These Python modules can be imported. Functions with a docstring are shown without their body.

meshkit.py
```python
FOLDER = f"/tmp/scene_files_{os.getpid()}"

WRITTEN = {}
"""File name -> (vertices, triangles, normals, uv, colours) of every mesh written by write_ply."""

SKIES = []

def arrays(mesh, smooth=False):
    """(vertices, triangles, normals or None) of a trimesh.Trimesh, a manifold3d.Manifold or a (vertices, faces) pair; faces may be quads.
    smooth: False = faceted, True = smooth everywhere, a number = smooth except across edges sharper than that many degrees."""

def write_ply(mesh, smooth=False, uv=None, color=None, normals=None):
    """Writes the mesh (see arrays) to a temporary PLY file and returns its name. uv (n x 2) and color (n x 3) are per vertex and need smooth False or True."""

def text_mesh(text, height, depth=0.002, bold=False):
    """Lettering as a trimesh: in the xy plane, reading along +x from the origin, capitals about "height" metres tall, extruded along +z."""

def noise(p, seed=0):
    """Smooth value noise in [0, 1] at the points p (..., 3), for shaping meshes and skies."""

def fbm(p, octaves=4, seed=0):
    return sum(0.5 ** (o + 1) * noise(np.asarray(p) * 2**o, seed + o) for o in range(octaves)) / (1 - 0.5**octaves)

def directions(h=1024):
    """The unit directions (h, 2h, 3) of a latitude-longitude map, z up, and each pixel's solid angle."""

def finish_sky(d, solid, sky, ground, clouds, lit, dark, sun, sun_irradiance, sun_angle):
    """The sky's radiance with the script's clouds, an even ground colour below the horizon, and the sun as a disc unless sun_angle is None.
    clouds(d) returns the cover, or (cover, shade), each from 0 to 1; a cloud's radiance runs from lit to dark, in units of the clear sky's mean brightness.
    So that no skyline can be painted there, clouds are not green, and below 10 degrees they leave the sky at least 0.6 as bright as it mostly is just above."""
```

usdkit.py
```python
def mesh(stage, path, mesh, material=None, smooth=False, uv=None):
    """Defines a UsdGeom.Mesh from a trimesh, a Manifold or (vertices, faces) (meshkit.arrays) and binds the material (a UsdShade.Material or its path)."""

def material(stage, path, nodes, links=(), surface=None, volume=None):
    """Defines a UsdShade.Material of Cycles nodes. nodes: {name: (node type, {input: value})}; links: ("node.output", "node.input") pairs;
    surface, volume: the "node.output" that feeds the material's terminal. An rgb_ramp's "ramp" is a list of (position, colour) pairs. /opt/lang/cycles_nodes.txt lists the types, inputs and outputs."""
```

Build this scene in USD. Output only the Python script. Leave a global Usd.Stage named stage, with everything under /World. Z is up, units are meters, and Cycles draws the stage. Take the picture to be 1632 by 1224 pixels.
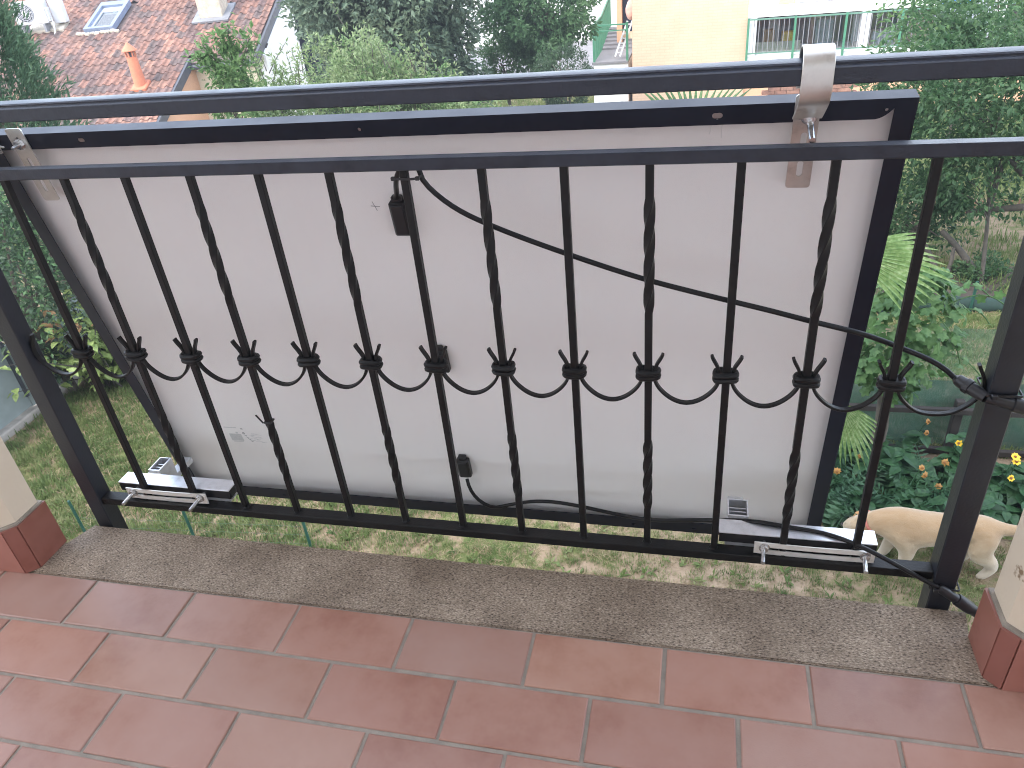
import math, numpy as np, trimesh, usdkit, meshkit, manifold3d
from manifold3d import Manifold, CrossSection
from shapely.geometry import Polygon, Point, LineString, box as sbox
from shapely.ops import unary_union
from pxr import Usd, UsdGeom, UsdLux, UsdShade, Gf, Sdf, Vt
stage = Usd.Stage.CreateInMemory()
UsdGeom.SetStageUpAxis(stage, 'Z')
UsdGeom.SetStageMetersPerUnit(stage, 1.0)
UsdGeom.Xform.Define(stage, '/World')
UsdGeom.Scope.Define(stage, '/World/Looks')

# ------------------------------------------------------------------ camera
EYE = np.array([1.1942, -1.0909, 1.1537])
FPX = 1207.78                                   # focal length in pixels of a 1632 wide picture
CAMM = np.array([[0.9726, -0.0413, 0.2288], [0.2141, 0.5425, -0.8123], [-0.0906, 0.8391, 0.5365]])
cam = UsdGeom.Camera.Define(stage, '/World/Camera')
_u, _s, _vt = np.linalg.svd(CAMM)
CAMM = _u @ _vt
_m = Gf.Matrix4d(1.0)
for _i in range(3):
    for _j in range(3):
        _m[_j, _i] = float(CAMM[_i, _j])
    _m[3, _i] = float(EYE[_i])
cam.AddTransformOp().Set(_m)
cam.CreateHorizontalApertureAttr(36.0)
cam.CreateVerticalApertureAttr(27.0)
cam.CreateFocalLengthAttr(36.0 * FPX / 1632)
cam.CreateClippingRangeAttr(Gf.Vec2f(0.02, 2000))
cam.CreateExposureAttr(2.86)

# ------------------------------------------------------------------ sky and sun
SUN_AZ, SUN_EL = math.radians(215), math.radians(50)      # behind the house, azimuth from +y towards +x
sky = UsdLux.DomeLight.Define(stage, '/World/sky')
sky.GetPrim().SetCustomDataByKey('kind', 'structure')
skym = usdkit.material(stage, '/World/Looks/sky', {
    's': ('sky_texture', {'sky_type': 'single_scattering', 'sun_disc': False, 'sun_elevation': SUN_EL, 'sun_rotation': SUN_AZ, 'aerosol_density': 1.2}),
    'tc': ('texture_coordinate', {}), 'mp': ('mapping', {'scale': (1.0, 1.0, 2.2)}),
    'n': ('noise_texture', {'scale': 2.2, 'detail': 6.0, 'roughness': 0.6}),
    'r': ('rgb_ramp', {'ramp': [(0.38, (0.22, 0.22, 0.22)), (0.64, (0.75, 0.75, 0.75))]}),
    'c': ('mix', {'color2': (6.2, 6.5, 7.0)}),
    'b': ('background_shader', {'strength': 0.10})},
    [('tc.generated', 'mp.vector'), ('mp.vector', 'n.vector'), ('n.fac', 'r.fac'), ('r.color', 'c.fac'), ('s.color', 'c.color1'), ('c.color', 'b.color')], surface='b.background')
UsdShade.MaterialBindingAPI.Apply(sky.GetPrim()).Bind(skym)
sun = UsdLux.DistantLight.Define(stage, '/World/sun')
sun.CreateIntensityAttr(0.12)
sun.CreateAngleAttr(14.0)
sun.CreateColorAttr(Gf.Vec3f(1.0, 0.95, 0.87))
sun.CreateNormalizeAttr(True)
_S = np.array([math.sin(SUN_AZ) * math.cos(SUN_EL), math.cos(SUN_AZ) * math.cos(SUN_EL), math.sin(SUN_EL)])
_x = np.cross([0, 0, 1.0], _S); _x /= np.linalg.norm(_x); _y = np.cross(_S, _x)
_m = Gf.Matrix4d(1.0)
for _j, _v in enumerate((_x, _y, _S)):
    for _i in range(3):
        _m[_j, _i] = float(_v[_i])
sun.AddTransformOp().Set(_m)

# ------------------------------------------------------------------ helpers
def ray(u, v):
    return CAMM @ np.array([(u - 816) / FPX, -(v - 612) / FPX, -1.0])
def on_y(u, v, y):
    d = ray(u, v); return EYE + d * (y - EYE[1]) / d[1]
def on_z(u, v, z):
    d = ray(u, v); return EYE + d * (z - EYE[2]) / d[2]
def on_x(u, v, x):
    d = ray(u, v); return EYE + d * (x - EYE[0]) / d[0]
def on_plane(u, v, A, n):
    d = ray(u, v); return EYE + d * (np.dot(A - EYE, n) / np.dot(d, n))
def far(u, v, dist):
    d = ray(u, v); return EYE + d / np.linalg.norm(d) * dist

_names = {}
def numbered(parent, name):
    k = _names.get((parent, name), 0)
    _names[(parent, name)] = k + 1
    return name if k == 0 else f'{name}_{k:03d}'
def path_of(parent):
    return '/World' if parent is None else str(parent.GetPath())
def tag(o, label=None, cat=None, group=None, kind=None):
    for k, v in (('label', label), ('category', cat), ('group', group), ('kind', kind)):
        if v:
            o.SetCustomDataByKey(k, v)
    return o
def thing(name, label=None, cat=None, loc=(0, 0, 0), group=None, kind=None):
    x = UsdGeom.Xform.Define(stage, '/World/' + numbered('/World', name))
    x.AddTranslateOp().Set(Gf.Vec3d(*map(float, loc)))
    return tag(x.GetPrim(), label, cat, group, kind)
def origin(prim):
    c = UsdGeom.XformCache()
    return np.array(c.GetLocalToWorldTransform(prim).ExtractTranslation())
def obj(name, mesh, mat, parent=None, smooth=False, label=None, kind=None):
    """mesh is in world coordinates; moved into the parent's frame."""
    v, f, n = meshkit.arrays(mesh, smooth) if smooth is not False else (*meshkit.arrays(mesh)[:2], None)
    pp = path_of(parent)
    if parent is not None:
        v = v - origin(parent)
    m = UsdGeom.Mesh.Define(stage, pp + '/' + numbered(pp, name))
    m.CreatePointsAttr(Vt.Vec3fArray.FromNumpy(np.ascontiguousarray(v, np.float32)))
    m.CreateFaceVertexCountsAttr(Vt.IntArray.FromNumpy(np.full(len(f), 3, np.int32)))
    m.CreateFaceVertexIndicesAttr(Vt.IntArray.FromNumpy(f.astype(np.int32).ravel()))
    m.CreateSubdivisionSchemeAttr('none')
    if n is not None:
        m.CreateNormalsAttr(Vt.Vec3fArray.FromNumpy(np.ascontiguousarray(n, np.float32)))
        m.SetNormalsInterpolation('vertex')
    UsdShade.MaterialBindingAPI.Apply(m.GetPrim()).Bind(mat)
    return tag(m.GetPrim(), label, None, None, kind)

def join(*ms):
    out = []
    for m in ms:
        if isinstance(m, (list, tuple)) and not (len(m) == 2 and isinstance(m[0], np.ndarray)):
            out.append(join(*m))
        elif isinstance(m, trimesh.Trimesh):
            out.append(m)
        else:
            v, f, _ = meshkit.arrays(m)
            out.append(trimesh.Trimesh(v, f, process=False))
    return trimesh.util.concatenate(out)
def bx(x0, x1, y0, y1, z0, z1, c=0.0):
    """a box, chamfered by c."""
    if c <= 0:
        m = trimesh.creation.box([x1 - x0, y1 - y0, z1 - z0]); m.apply_translation([(x0 + x1) / 2, (y0 + y1) / 2, (z0 + z1) / 2]); return m
    pts = []
    for sx in (0, 1):
        for sy in (0, 1):
            for sz in (0, 1):
                p = np.array([(x0, x1)[sx], (y0, y1)[sy], (z0, z1)[sz]]); s = np.array([1 - 2 * sx, 1 - 2 * sy, 1 - 2 * sz]) * c
                pts += [p + s * [0, 1, 1], p + s * [1, 0, 1], p + s * [1, 1, 0]]
    m = trimesh.convex.convex_hull(np.array(pts)); return m
def obox(c, ax, half, ch=0.0):
    """an oriented box: centre, three unit axes (rows), half sizes."""
    m = bx(-half[0], half[0], -half[1], half[1], -half[2], half[2], ch)
    ax = np.array(ax, float); m.vertices = np.asarray(c) + m.vertices @ ax
    if np.linalg.det(ax) < 0: m.invert()
    return m
def bar(a, b, w, h, up=(0, 0, 1), ch=0.0):
    a, b = np.asarray(a, float), np.asarray(b, float)
    d = b - a; L = np.linalg.norm(d); d /= L
    s = np.cross(d, up); s /= np.linalg.norm(s); t = np.cross(s, d)
    return obox((a + b) / 2, [d, s, t], [L / 2, w / 2, h / 2], ch)
def tube(pts, r, sides=8, closed=True):
    p = np.asarray(pts, float); n = len(p)
    r = np.broadcast_to(np.asarray(r, float), (n,))
    t = np.gradient(p, axis=0); t /= np.linalg.norm(t, axis=1, keepdims=True) + 1e-12
    a = np.cross(t[0], [0, 0, 1.0] if abs(t[0][2]) < .9 else [1.0, 0, 0]); A = []
    for i in range(n):
        a = a - t[i] * (a @ t[i]); a /= np.linalg.norm(a); A.append(a)
    A = np.array(A); B = np.cross(t, A); ang = np.arange(sides) * 2 * np.pi / sides
    v = p[:, None] + r[:, None, None] * (np.cos(ang)[None, :, None] * A[:, None] + np.sin(ang)[None, :, None] * B[:, None])
    v = v.reshape(-1, 3); f = []
    for i in range(n - 1):
        for j in range(sides):
            k = (j + 1) % sides
            f += [[i * sides + j, i * sides + k, (i + 1) * sides + k], [i * sides + j, (i + 1) * sides + k, (i + 1) * sides + j]]
    if closed:
        v = np.vstack([v, p[:1], p[-1:]])
        for j in range(sides):
            k = (j + 1) % sides
            f += [[n * sides, k, j], [n * sides + 1, (n - 1) * sides + j, (n - 1) * sides + k]]
    return trimesh.Trimesh(v, np.array(f), process=False)
def sweep_rect(pts, w, h, side):
    """A flat bar along pts: w across (along the fixed vector side), h thick."""
    p = np.asarray(pts, float); n = len(p); side = np.asarray(side, float)
    t = np.gradient(p, axis=0); t /= np.linalg.norm(t, axis=1, keepdims=True)
    nrm = np.cross(t, side); nrm /= np.linalg.norm(nrm, axis=1, keepdims=True)
    c = h * .25
    prof = [(-w / 2, -h / 2 + c), (-w / 2 + c, -h / 2), (w / 2 - c, -h / 2), (w / 2, -h / 2 + c), (w / 2, h / 2 - c), (w / 2 - c, h / 2), (-w / 2 + c, h / 2), (-w / 2, h / 2 - c)]
    v = np.array([[p[i] + side * a + nrm[i] * b for a, b in prof] for i in range(n)]).reshape(-1, 3); S = len(prof); f = []
    for i in range(n - 1):
        for j in range(S):
            k = (j + 1) % S
            f += [[i * S + j, (i + 1) * S + k, i * S + k], [i * S + j, (i + 1) * S + j, (i + 1) * S + k]]
    for j in range(1, S - 1):
        f += [[0, j, j + 1], [(n - 1) * S, (n - 1) * S + j + 1, (n - 1) * S + j]]
    m = trimesh.Trimesh(v, np.array(f), process=False); m.fix_normals(); return m
def extrude(poly, h, org=(0, 0, 0), X=(1, 0, 0), Y=(0, 1, 0)):
    """polygon in the plane (org; X, Y), extruded by h along X x Y."""
    X, Y = np.array(X, float), np.array(Y, float); Z = np.cross(X, Y)
    geoms = poly.geoms if hasattr(poly, 'geoms') else [poly]
    out = []
    for g in geoms:
        m = trimesh.creation.extrude_polygon(g, abs(h))
        if h < 0: m.apply_translation([0, 0, h])
        m.vertices = np.asarray(org) + m.vertices @ np.array([X, Y, Z]); out.append(m)
    return trimesh.util.concatenate(out)
def cyl(a, b, r, sides=16, r2=None):
    return tube([a, np.asarray(a) + (np.asarray(b, float) - a) * .999, b], [r, r if r2 is None else r2, r if r2 is None else r2], sides)
def spline(pts, n):
    from scipy.interpolate import CubicSpline
    p = np.asarray(pts, float); s = np.r_[0, np.cumsum(np.linalg.norm(np.diff(p, axis=0), axis=1))]
    return CubicSpline(s, p)(np.linspace(0, s[-1], n))

# ------------------------------------------------------------------ materials
def lin(r, g, b):
    c = np.array([r, g, b]) / 255.0
    return tuple(np.where(c < .04045, c / 12.92, ((c + .055) / 1.055) ** 2.4))
def mat(name, nodes, links, surface='p.BSDF'):
    return usdkit.material(stage, '/World/Looks/' + name, nodes, links, surface=surface)
def plain(name, col, rough=.5, metal=0., spec=.5, var=.12, scale=6., bump=0., bscale=200., coat=0.):
    """a paint or metal with slow uneven tone, faint roughness change and optional fine relief."""
    c = np.array(col)
    n = {'g': ('geometry', {}), 'n': ('noise_texture', {'scale': scale, 'detail': 5.0, 'roughness': .6}),
         'r': ('rgb_ramp', {'ramp': [(.3, tuple(c * (1 - var))), (.7, tuple(np.minimum(c * (1 + var), 1)))]}),
         'rr': ('map_range', {'from_min': .3, 'from_max': .7, 'to_min': max(rough - .07, .02), 'to_max': rough + .07}),
         'p': ('principled_bsdf', {'metallic': metal, 'specular_ior_level': spec, 'coat_weight': coat})}
    l = [('g.position', 'n.vector'), ('n.fac', 'r.fac'), ('r.color', 'p.base_color'), ('n.fac', 'rr.value'), ('rr.result', 'p.roughness')]
    if bump:
        n['bn'] = ('noise_texture', {'scale': bscale, 'detail': 3.0}); n['b'] = ('bump', {'strength': bump, 'distance': .002})
        l += [('g.position', 'bn.vector'), ('bn.fac', 'b.height'), ('b.normal', 'p.normal')]
    return mat(name, n, l)
M = {}
M['rail_paint'] = plain('rail_paint', (.016, .019, .030), .36, spec=.45, var=.25, scale=14, bump=.25, bscale=260)
M['baluster_paint'] = plain('baluster_paint', (.0075, .0072, .0075), .46, spec=.28, var=.3, scale=20, bump=.3, bscale=240)
M['post_paint'] = plain('post_paint', (.013, .0145, .020), .42, spec=.45, var=.25, scale=14, bump=.25, bscale=260)
M['frame_black'] = plain('frame_black', (.010, .012, .022), .40, spec=.35, var=.15, scale=9)
M['backsheet'] = plain('backsheet', (.82, .795, .785), .45, var=.025, scale=3)
M['glass_black'] = plain('glass_black', (.01, .012, .03), .08, var=.1)
M['steel'] = plain('steel', (.55, .53, .50), .38, metal=.9, var=.12, scale=30)
M['zinc'] = plain('zinc', (.62, .62, .62), .25, metal=1, var=.1, scale=60)
M['aluminium'] = plain('aluminium', (.72, .73, .76), .36, metal=.85, var=.05, scale=20)
M['alu_white'] = plain('alu_white', (.74, .72, .68), .4, metal=.5, var=.06, scale=20)
M['black_plastic'] = plain('black_plastic', (.012, .012, .014), .42, var=.15, scale=30)
M['cable_black'] = plain('cable_black', (.008, .008, .009), .42, spec=.3, var=.15, scale=30)
M['print_grey'] = plain('print_grey', (.55, .55, .55), .5, var=.1, scale=300)
M['print_dark'] = plain('print_dark', (.2, .2, .2), .5, var=.1, scale=300)
M['cobweb'] = plain('cobweb', (.75, .75, .75), .6)
def speck(name, base, dark, light, scale=240.):
    return mat(name, {'g': ('geometry', {}), 'n1': ('noise_texture', {'scale': scale, 'detail': 3.0, 'roughness': .65}), 'n2': ('noise_texture', {'scale': 7.0, 'detail': 5.0, 'roughness': .65}),
        'm': ('mapping', {'scale': (.6, 1.3, 1.)}),
        'r': ('rgb_ramp', {'ramp': [(.36, dark), (.47, base), (.55, base), (.66, light)]}),
        'r2': ('rgb_ramp', {'ramp': [(.33, (.68, .64, .60)), (.66, (1.14, 1.13, 1.10))]}),
        'mx': ('mix', {'mix_type': 'multiply', 'fac': 1.0}), 'b': ('bump', {'strength': .5, 'distance': .003}),
        'p': ('principled_bsdf', {'roughness': .75, 'specular_ior_level': .3})},
        [('g.position', 'm.vector'), ('m.vector', 'n1.vector'), ('g.position', 'n2.vector'), ('n1.fac', 'r.fac'), ('n2.fac', 'r2.fac'), ('r.color', 'mx.color1'), ('r2.color', 'mx.color2'), ('mx.color', 'p.base_color'), ('n1.fac', 'b.height'), ('b.normal', 'p.normal')])
M['granite'] = speck('granite', (.255, .20, .152), (.06, .044, .032), (.45, .375, .30), 330.)
def tile_mat(name, col, seed):
    c = np.array(col)
    return mat(name, {'g': ('geometry', {}), 'mp': ('mapping', {'location': (seed * 3.1, seed * 1.7, 0)}), 'n': ('noise_texture', {'scale': 4.2, 'detail': 6.0, 'roughness': .62}), 'n2': ('noise_texture', {'scale': 420.0, 'detail': 2.0}), 'o': ('object_info', {}),
        'r': ('rgb_ramp', {'ramp': [(.28, tuple(c * [.80, .70, .66])), (.46, tuple(c)), (.72, tuple(c * [1.12, 1.24, 1.30]))]}),
        'ro': ('rgb_ramp', {'ramp': [(0, (.86, .84, .84)), (.5, (.98, .98, .97)), (1, (1.10, 1.10, 1.08))]}), 'mo': ('mix', {'mix_type': 'multiply', 'fac': 1.0}),
        'rr': ('map_range', {'from_min': .3, 'from_max': .7, 'to_min': .26, 'to_max': .46}), 'b': ('bump', {'strength': .12, 'distance': .001}),
        'p': ('principled_bsdf', {'specular_ior_level': .5})},
        [('g.position', 'mp.vector'), ('mp.vector', 'n.vector'), ('g.position', 'n2.vector'), ('n.fac', 'r.fac'), ('o.random', 'ro.fac'), ('r.color', 'mo.color1'), ('ro.color', 'mo.color2'), ('mo.color', 'p.base_color'), ('n.fac', 'rr.value'), ('rr.result', 'p.roughness'), ('n2.fac', 'b.height'), ('b.normal', 'p.normal')])
TILES = [tile_mat('floor_tile_a', (.295, .153, .113), 1), tile_mat('floor_tile_b', (.285, .156, .118), 2), tile_mat('floor_tile_c', (.305, .164, .118), 3), tile_mat('floor_tile_d', (.28, .142, .105), 4)]
SKIRT = [tile_mat('skirting_tile_a', (.25, .095, .07), 5), tile_mat('skirting_tile_b', (.22, .08, .06), 6)]
M['grout'] = plain('grout', (.25, .215, .175), .9, var=.2, scale=30, bump=.4, bscale=400)
M['plaster'] = mat('plaster', {'g': ('geometry', {}), 'n': ('noise_texture', {'scale': 3.0, 'detail': 5.0}), 'n2': ('noise_texture', {'scale': 150.0, 'detail': 4.0}), 'n3': ('noise_texture', {'scale': 17.0, 'detail': 4.0, 'roughness': .55}),
    'r': ('rgb_ramp', {'ramp': [(.3, (.60, .50, .38)), (.7, (.66, .57, .45))]}), 'r3': ('rgb_ramp', {'ramp': [(.655, (0, 0, 0)), (.685, (1, 1, 1))]}),
    'mx': ('mix', {'color2': (.23, .15, .09)}), 'b': ('bump', {'strength': .3, 'distance': .002}), 'p': ('principled_bsdf', {'roughness': .85, 'specular_ior_level': .2})},
    [('g.position', 'n.vector'), ('g.position', 'n2.vector'), ('g.position', 'n3.vector'), ('n.fac', 'r.fac'), ('n3.fac', 'r3.fac'), ('r3.color', 'mx.fac'), ('r.color', 'mx.color1'), ('mx.color', 'p.base_color'), ('n2.fac', 'b.height'), ('b.normal', 'p.normal')])
M['ceiling_white'] = plain('ceiling_white', (.80, .78, .76), .8)
def leaf_mat(name, dark, mid, light, scale=3.0, trans=.35, rough=.5, big=.7):
    return mat(name, {'g': ('geometry', {}), 'n': ('noise_texture', {'scale': scale, 'detail': 2.0, 'roughness': .6}), 'w': ('noise_texture', {'scale': scale * 9, 'detail': 1.0}),
        'mf': ('mix', {'fac': .5}), 'r': ('rgb_ramp', {'ramp': [(.34, dark), (.5, mid), (.66, light)]}),
        'p': ('principled_bsdf', {'roughness': rough, 'specular_ior_level': .35}), 't': ('translucent_bsdf', {}), 'm': ('mix_closure', {'fac': trans})},
        [('g.position', 'n.vector'), ('g.position', 'w.vector'), ('n.fac', 'mf.color1'), ('w.fac', 'mf.color2'), ('mf.color', 'r.fac'), ('r.color', 'p.base_color'), ('r.color', 't.color'), ('p.BSDF', 'm.closure1'), ('t.BSDF', 'm.closure2')], surface='m.closure')
M['leaf_conifer'] = leaf_mat('leaf_conifer', (0.0439, 0.0889, 0.0489), (0.0831, 0.1496, 0.0831), (0.1466, 0.2244, 0.1271), 2.5, .2)
M['leaf_dark'] = leaf_mat('leaf_dark', (.066, .100, .070), (.115, .160, .102), (.20, .245, .145), 1.6, .2)
M['leaf_pale'] = leaf_mat('leaf_pale', (0.0855, 0.1350, 0.0540), (0.1710, 0.2340, 0.0990), (0.3060, 0.3420, 0.1800), 2.5, .3)
M['leaf_round'] = leaf_mat('leaf_round', (0.0480, 0.1012, 0.0414), (0.0816, 0.1564, 0.0644), (0.1440, 0.2392, 0.1012), 2.5, .3)
M['leaf_clipped'] = leaf_mat('leaf_clipped', (.022, .042, .022), (.04, .07, .035), (.075, .115, .06), 3., .2)
M['leaf_young'] = leaf_mat('leaf_young', (0.0510, 0.1105, 0.0340), (0.0935, 0.1700, 0.0553), (0.1615, 0.2465, 0.0935), 3., .35)
M['leaf_fruit'] = leaf_mat('leaf_fruit', (0.0230, 0.0562, 0.0230), (0.0418, 0.0900, 0.0360), (0.0828, 0.1440, 0.0576), 3., .35)
M['leaf_vine'] = leaf_mat('leaf_vine', (0.0390, 0.0936, 0.0273), (0.0663, 0.1404, 0.0429), (0.1170, 0.2028, 0.0702), 4., .35)
M['leaf_bush'] = leaf_mat('leaf_bush', (0.0180, 0.0540, 0.0216), (0.0324, 0.0855, 0.0324), (0.0585, 0.1260, 0.0495), 4., .25, rough=.4)
M['leaf_fern'] = leaf_mat('leaf_fern', (.02, .06, .03), (.035, .09, .04), (.06, .13, .055), 4., .25)
M['leaf_light'] = leaf_mat('leaf_light', (.17, .24, .07), (.26, .34, .11), (.38, .44, .18), 5., .35)
M['leaf_orange'] = leaf_mat('leaf_orange', (.22, .11, .06), (.32, .18, .09), (.42, .28, .14), 5., .35)
M['leaf_palm'] = leaf_mat('leaf_palm', (.09, .16, .045), (.14, .22, .07), (.26, .33, .15), 6., .25, rough=.4)
M['grass'] = leaf_mat('grass', (0.0759, 0.1155, 0.0339), (0.1265, 0.1709, 0.0532), (0.2125, 0.2310, 0.0968), 1.2, .3, rough=.6)
M['grass_dry'] = leaf_mat('grass_dry', (.20, .15, .08), (.27, .21, .12), (.36, .29, .17), 2., .2, rough=.7)
M['petal'] = plain('petal', (.80, .52, .03), .5, var=.12)
M['petal_old'] = plain('petal_old', (.34, .17, .04), .6, var=.2)
M['flower_eye'] = plain('flower_eye', (.22, .09, .02), .7)
M['bark'] = plain('bark', (.085, .07, .055), .9, var=.35, scale=20, bump=.6, bscale=60)
M['bark_grey'] = plain('bark_grey', (.06, .052, .042), .9, var=.35, scale=20, bump=.6, bscale=60)
M['soil_mulch'] = plain('soil_mulch', (.05, .04, .03), .95, var=.4, scale=30, bump=.8, bscale=70)
M['ground'] = mat('ground', {'g': ('geometry', {}), 'n': ('noise_texture', {'scale': .55, 'detail': 5.0, 'roughness': .6}), 'n2': ('noise_texture', {'scale': 9.0, 'detail': 6.0, 'roughness': .7}),
    'a': ('mix', {'fac': .45}), 'r': ('rgb_ramp', {'ramp': [(.34, (.06, .095, .028)), (.44, (.12, .13, .05)), (.51, (.24, .175, .115)), (.66, (.33, .25, .175))]}),
    'b': ('bump', {'strength': .8, 'distance': .03}), 'p': ('principled_bsdf', {'roughness': .95, 'specular_ior_level': .15})},
    [('g.position', 'n.vector'), ('g.position', 'n2.vector'), ('n.fac', 'a.color1'), ('n2.fac', 'a.color2'), ('a.color', 'r.fac'), ('r.color', 'p.base_color'), ('n2.fac', 'b.height'), ('b.normal', 'p.normal')])
M['asphalt'] = plain('asphalt', (.13, .13, .135), .9, var=.2, scale=3)
M['paving'] = plain('paving', (.20, .195, .20), .9, var=.15, scale=2)
def roof_mat(name, col):
    c = np.array(col)
    return mat(name, {'g': ('geometry', {}), 'n': ('noise_texture', {'scale': 9.0, 'detail': 5.0, 'roughness': .7}), 'n2': ('noise_texture', {'scale': 1.1, 'detail': 3.0}),
        'r': ('rgb_ramp', {'ramp': [(.33, tuple(c * [.55, .6, .65])), (.5, tuple(c)), (.68, tuple(c * 1.25))]}), 'r2': ('rgb_ramp', {'ramp': [(.36, (.72, .74, .76)), (.6, (1, 1, 1))]}),
        'm': ('mix', {'mix_type': 'multiply', 'fac': 1.0}), 'p': ('principled_bsdf', {'roughness': .85, 'specular_ior_level': .25})},
        [('g.position', 'n.vector'), ('g.position', 'n2.vector'), ('n.fac', 'r.fac'), ('n2.fac', 'r2.fac'), ('r.color', 'm.color1'), ('r2.color', 'm.color2'), ('m.color', 'p.base_color')])
ROOFS = [roof_mat('roof_tile_a', (0.215, 0.123, 0.095)), roof_mat('roof_tile_b', (0.179, 0.112, 0.095)), roof_mat('roof_tile_c', (0.266, 0.139, 0.101)), roof_mat('roof_tile_d', (0.150, 0.106, 0.092)), roof_mat('roof_tile_e', (0.308, 0.168, 0.120))]
M['mortar'] = plain('mortar', (.48, .42, .33), .9, var=.2, scale=15)
M['dark_metal'] = plain('dark_metal', (.045, .047, .055), .5)
M['wall_cream'] = plain('wall_cream', (.70, .60, .44), .85, var=.06, scale=1.5)
M['wall_peach'] = plain('wall_peach', (.62, .36, .22), .85, var=.06, scale=1.5)
M['wall_white'] = plain('wall_white', (.78, .77, .74), .85, var=.05, scale=1.5)
M['white_paint'] = plain('white_paint', (.50, .50, .50), .45, var=.04)
M['navy'] = plain('navy', (.022, .026, .055), .6, var=.2)
M['terracotta'] = plain('terracotta', (.50, .17, .09), .75, var=.12)
M['skylight_frame'] = plain('skylight_frame', (.16, .19, .26), .45)
M['pane'] = mat('pane', {'f': ('fresnel', {'IOR': 1.5}), 't': ('transparent_bsdf', {'color': (.85, .9, .92)}), 'g': ('glossy_bsdf', {'color': (1, 1, 1), 'roughness': .04}), 'mm': ('math', {'math_type': 'multiply_add', 'value2': 1.0, 'value3': .06}), 'm': ('mix_closure', {})},
    [('f.fac', 'mm.value1'), ('mm.value', 'm.fac'), ('t.BSDF', 'm.closure1'), ('g.BSDF', 'm.closure2')], surface='m.closure')
M['interior'] = plain('interior', (.10, .10, .11), .8, var=.3, scale=2)
M['curtain'] = plain('curtain', (.6, .6, .6), .8, var=.06)
M['brick'] = mat('brick', {'g': ('geometry', {}), 'mp': ('mapping', {'rotation': (math.pi / 2, 0, 0)}), 'bk': ('brick_texture', {'color1': (.62, .43, .30), 'color2': (.66, .46, .32), 'mortar': (.56, .40, .28), 'scale': 1.0, 'brick_width': .25, 'row_height': .075, 'mortar_size': .008}),
    'n': ('noise_texture', {'scale': 2.0, 'detail': 5.0}), 'r': ('rgb_ramp', {'ramp': [(.3, (.92, .90, .88)), (.7, (1, 1, 1))]}), 'm': ('mix', {'mix_type': 'multiply', 'fac': 1.0}), 'p': ('principled_bsdf', {'roughness': .85, 'specular_ior_level': .2})},
    [('g.position', 'mp.vector'), ('mp.vector', 'bk.vector'), ('g.position', 'n.vector'), ('n.fac', 'r.fac'), ('bk.color', 'm.color1'), ('r.color', 'm.color2'), ('m.color', 'p.base_color')])
M['green_paint'] = plain('green_paint', (.06, .20, .115), .5, var=.1)
M['green_pale'] = plain('green_pale', (.11, .22, .16), .5, var=.1)
M['stake_green'] = plain('stake_green', (.010, .050, .034), .5, var=.2)
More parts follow.
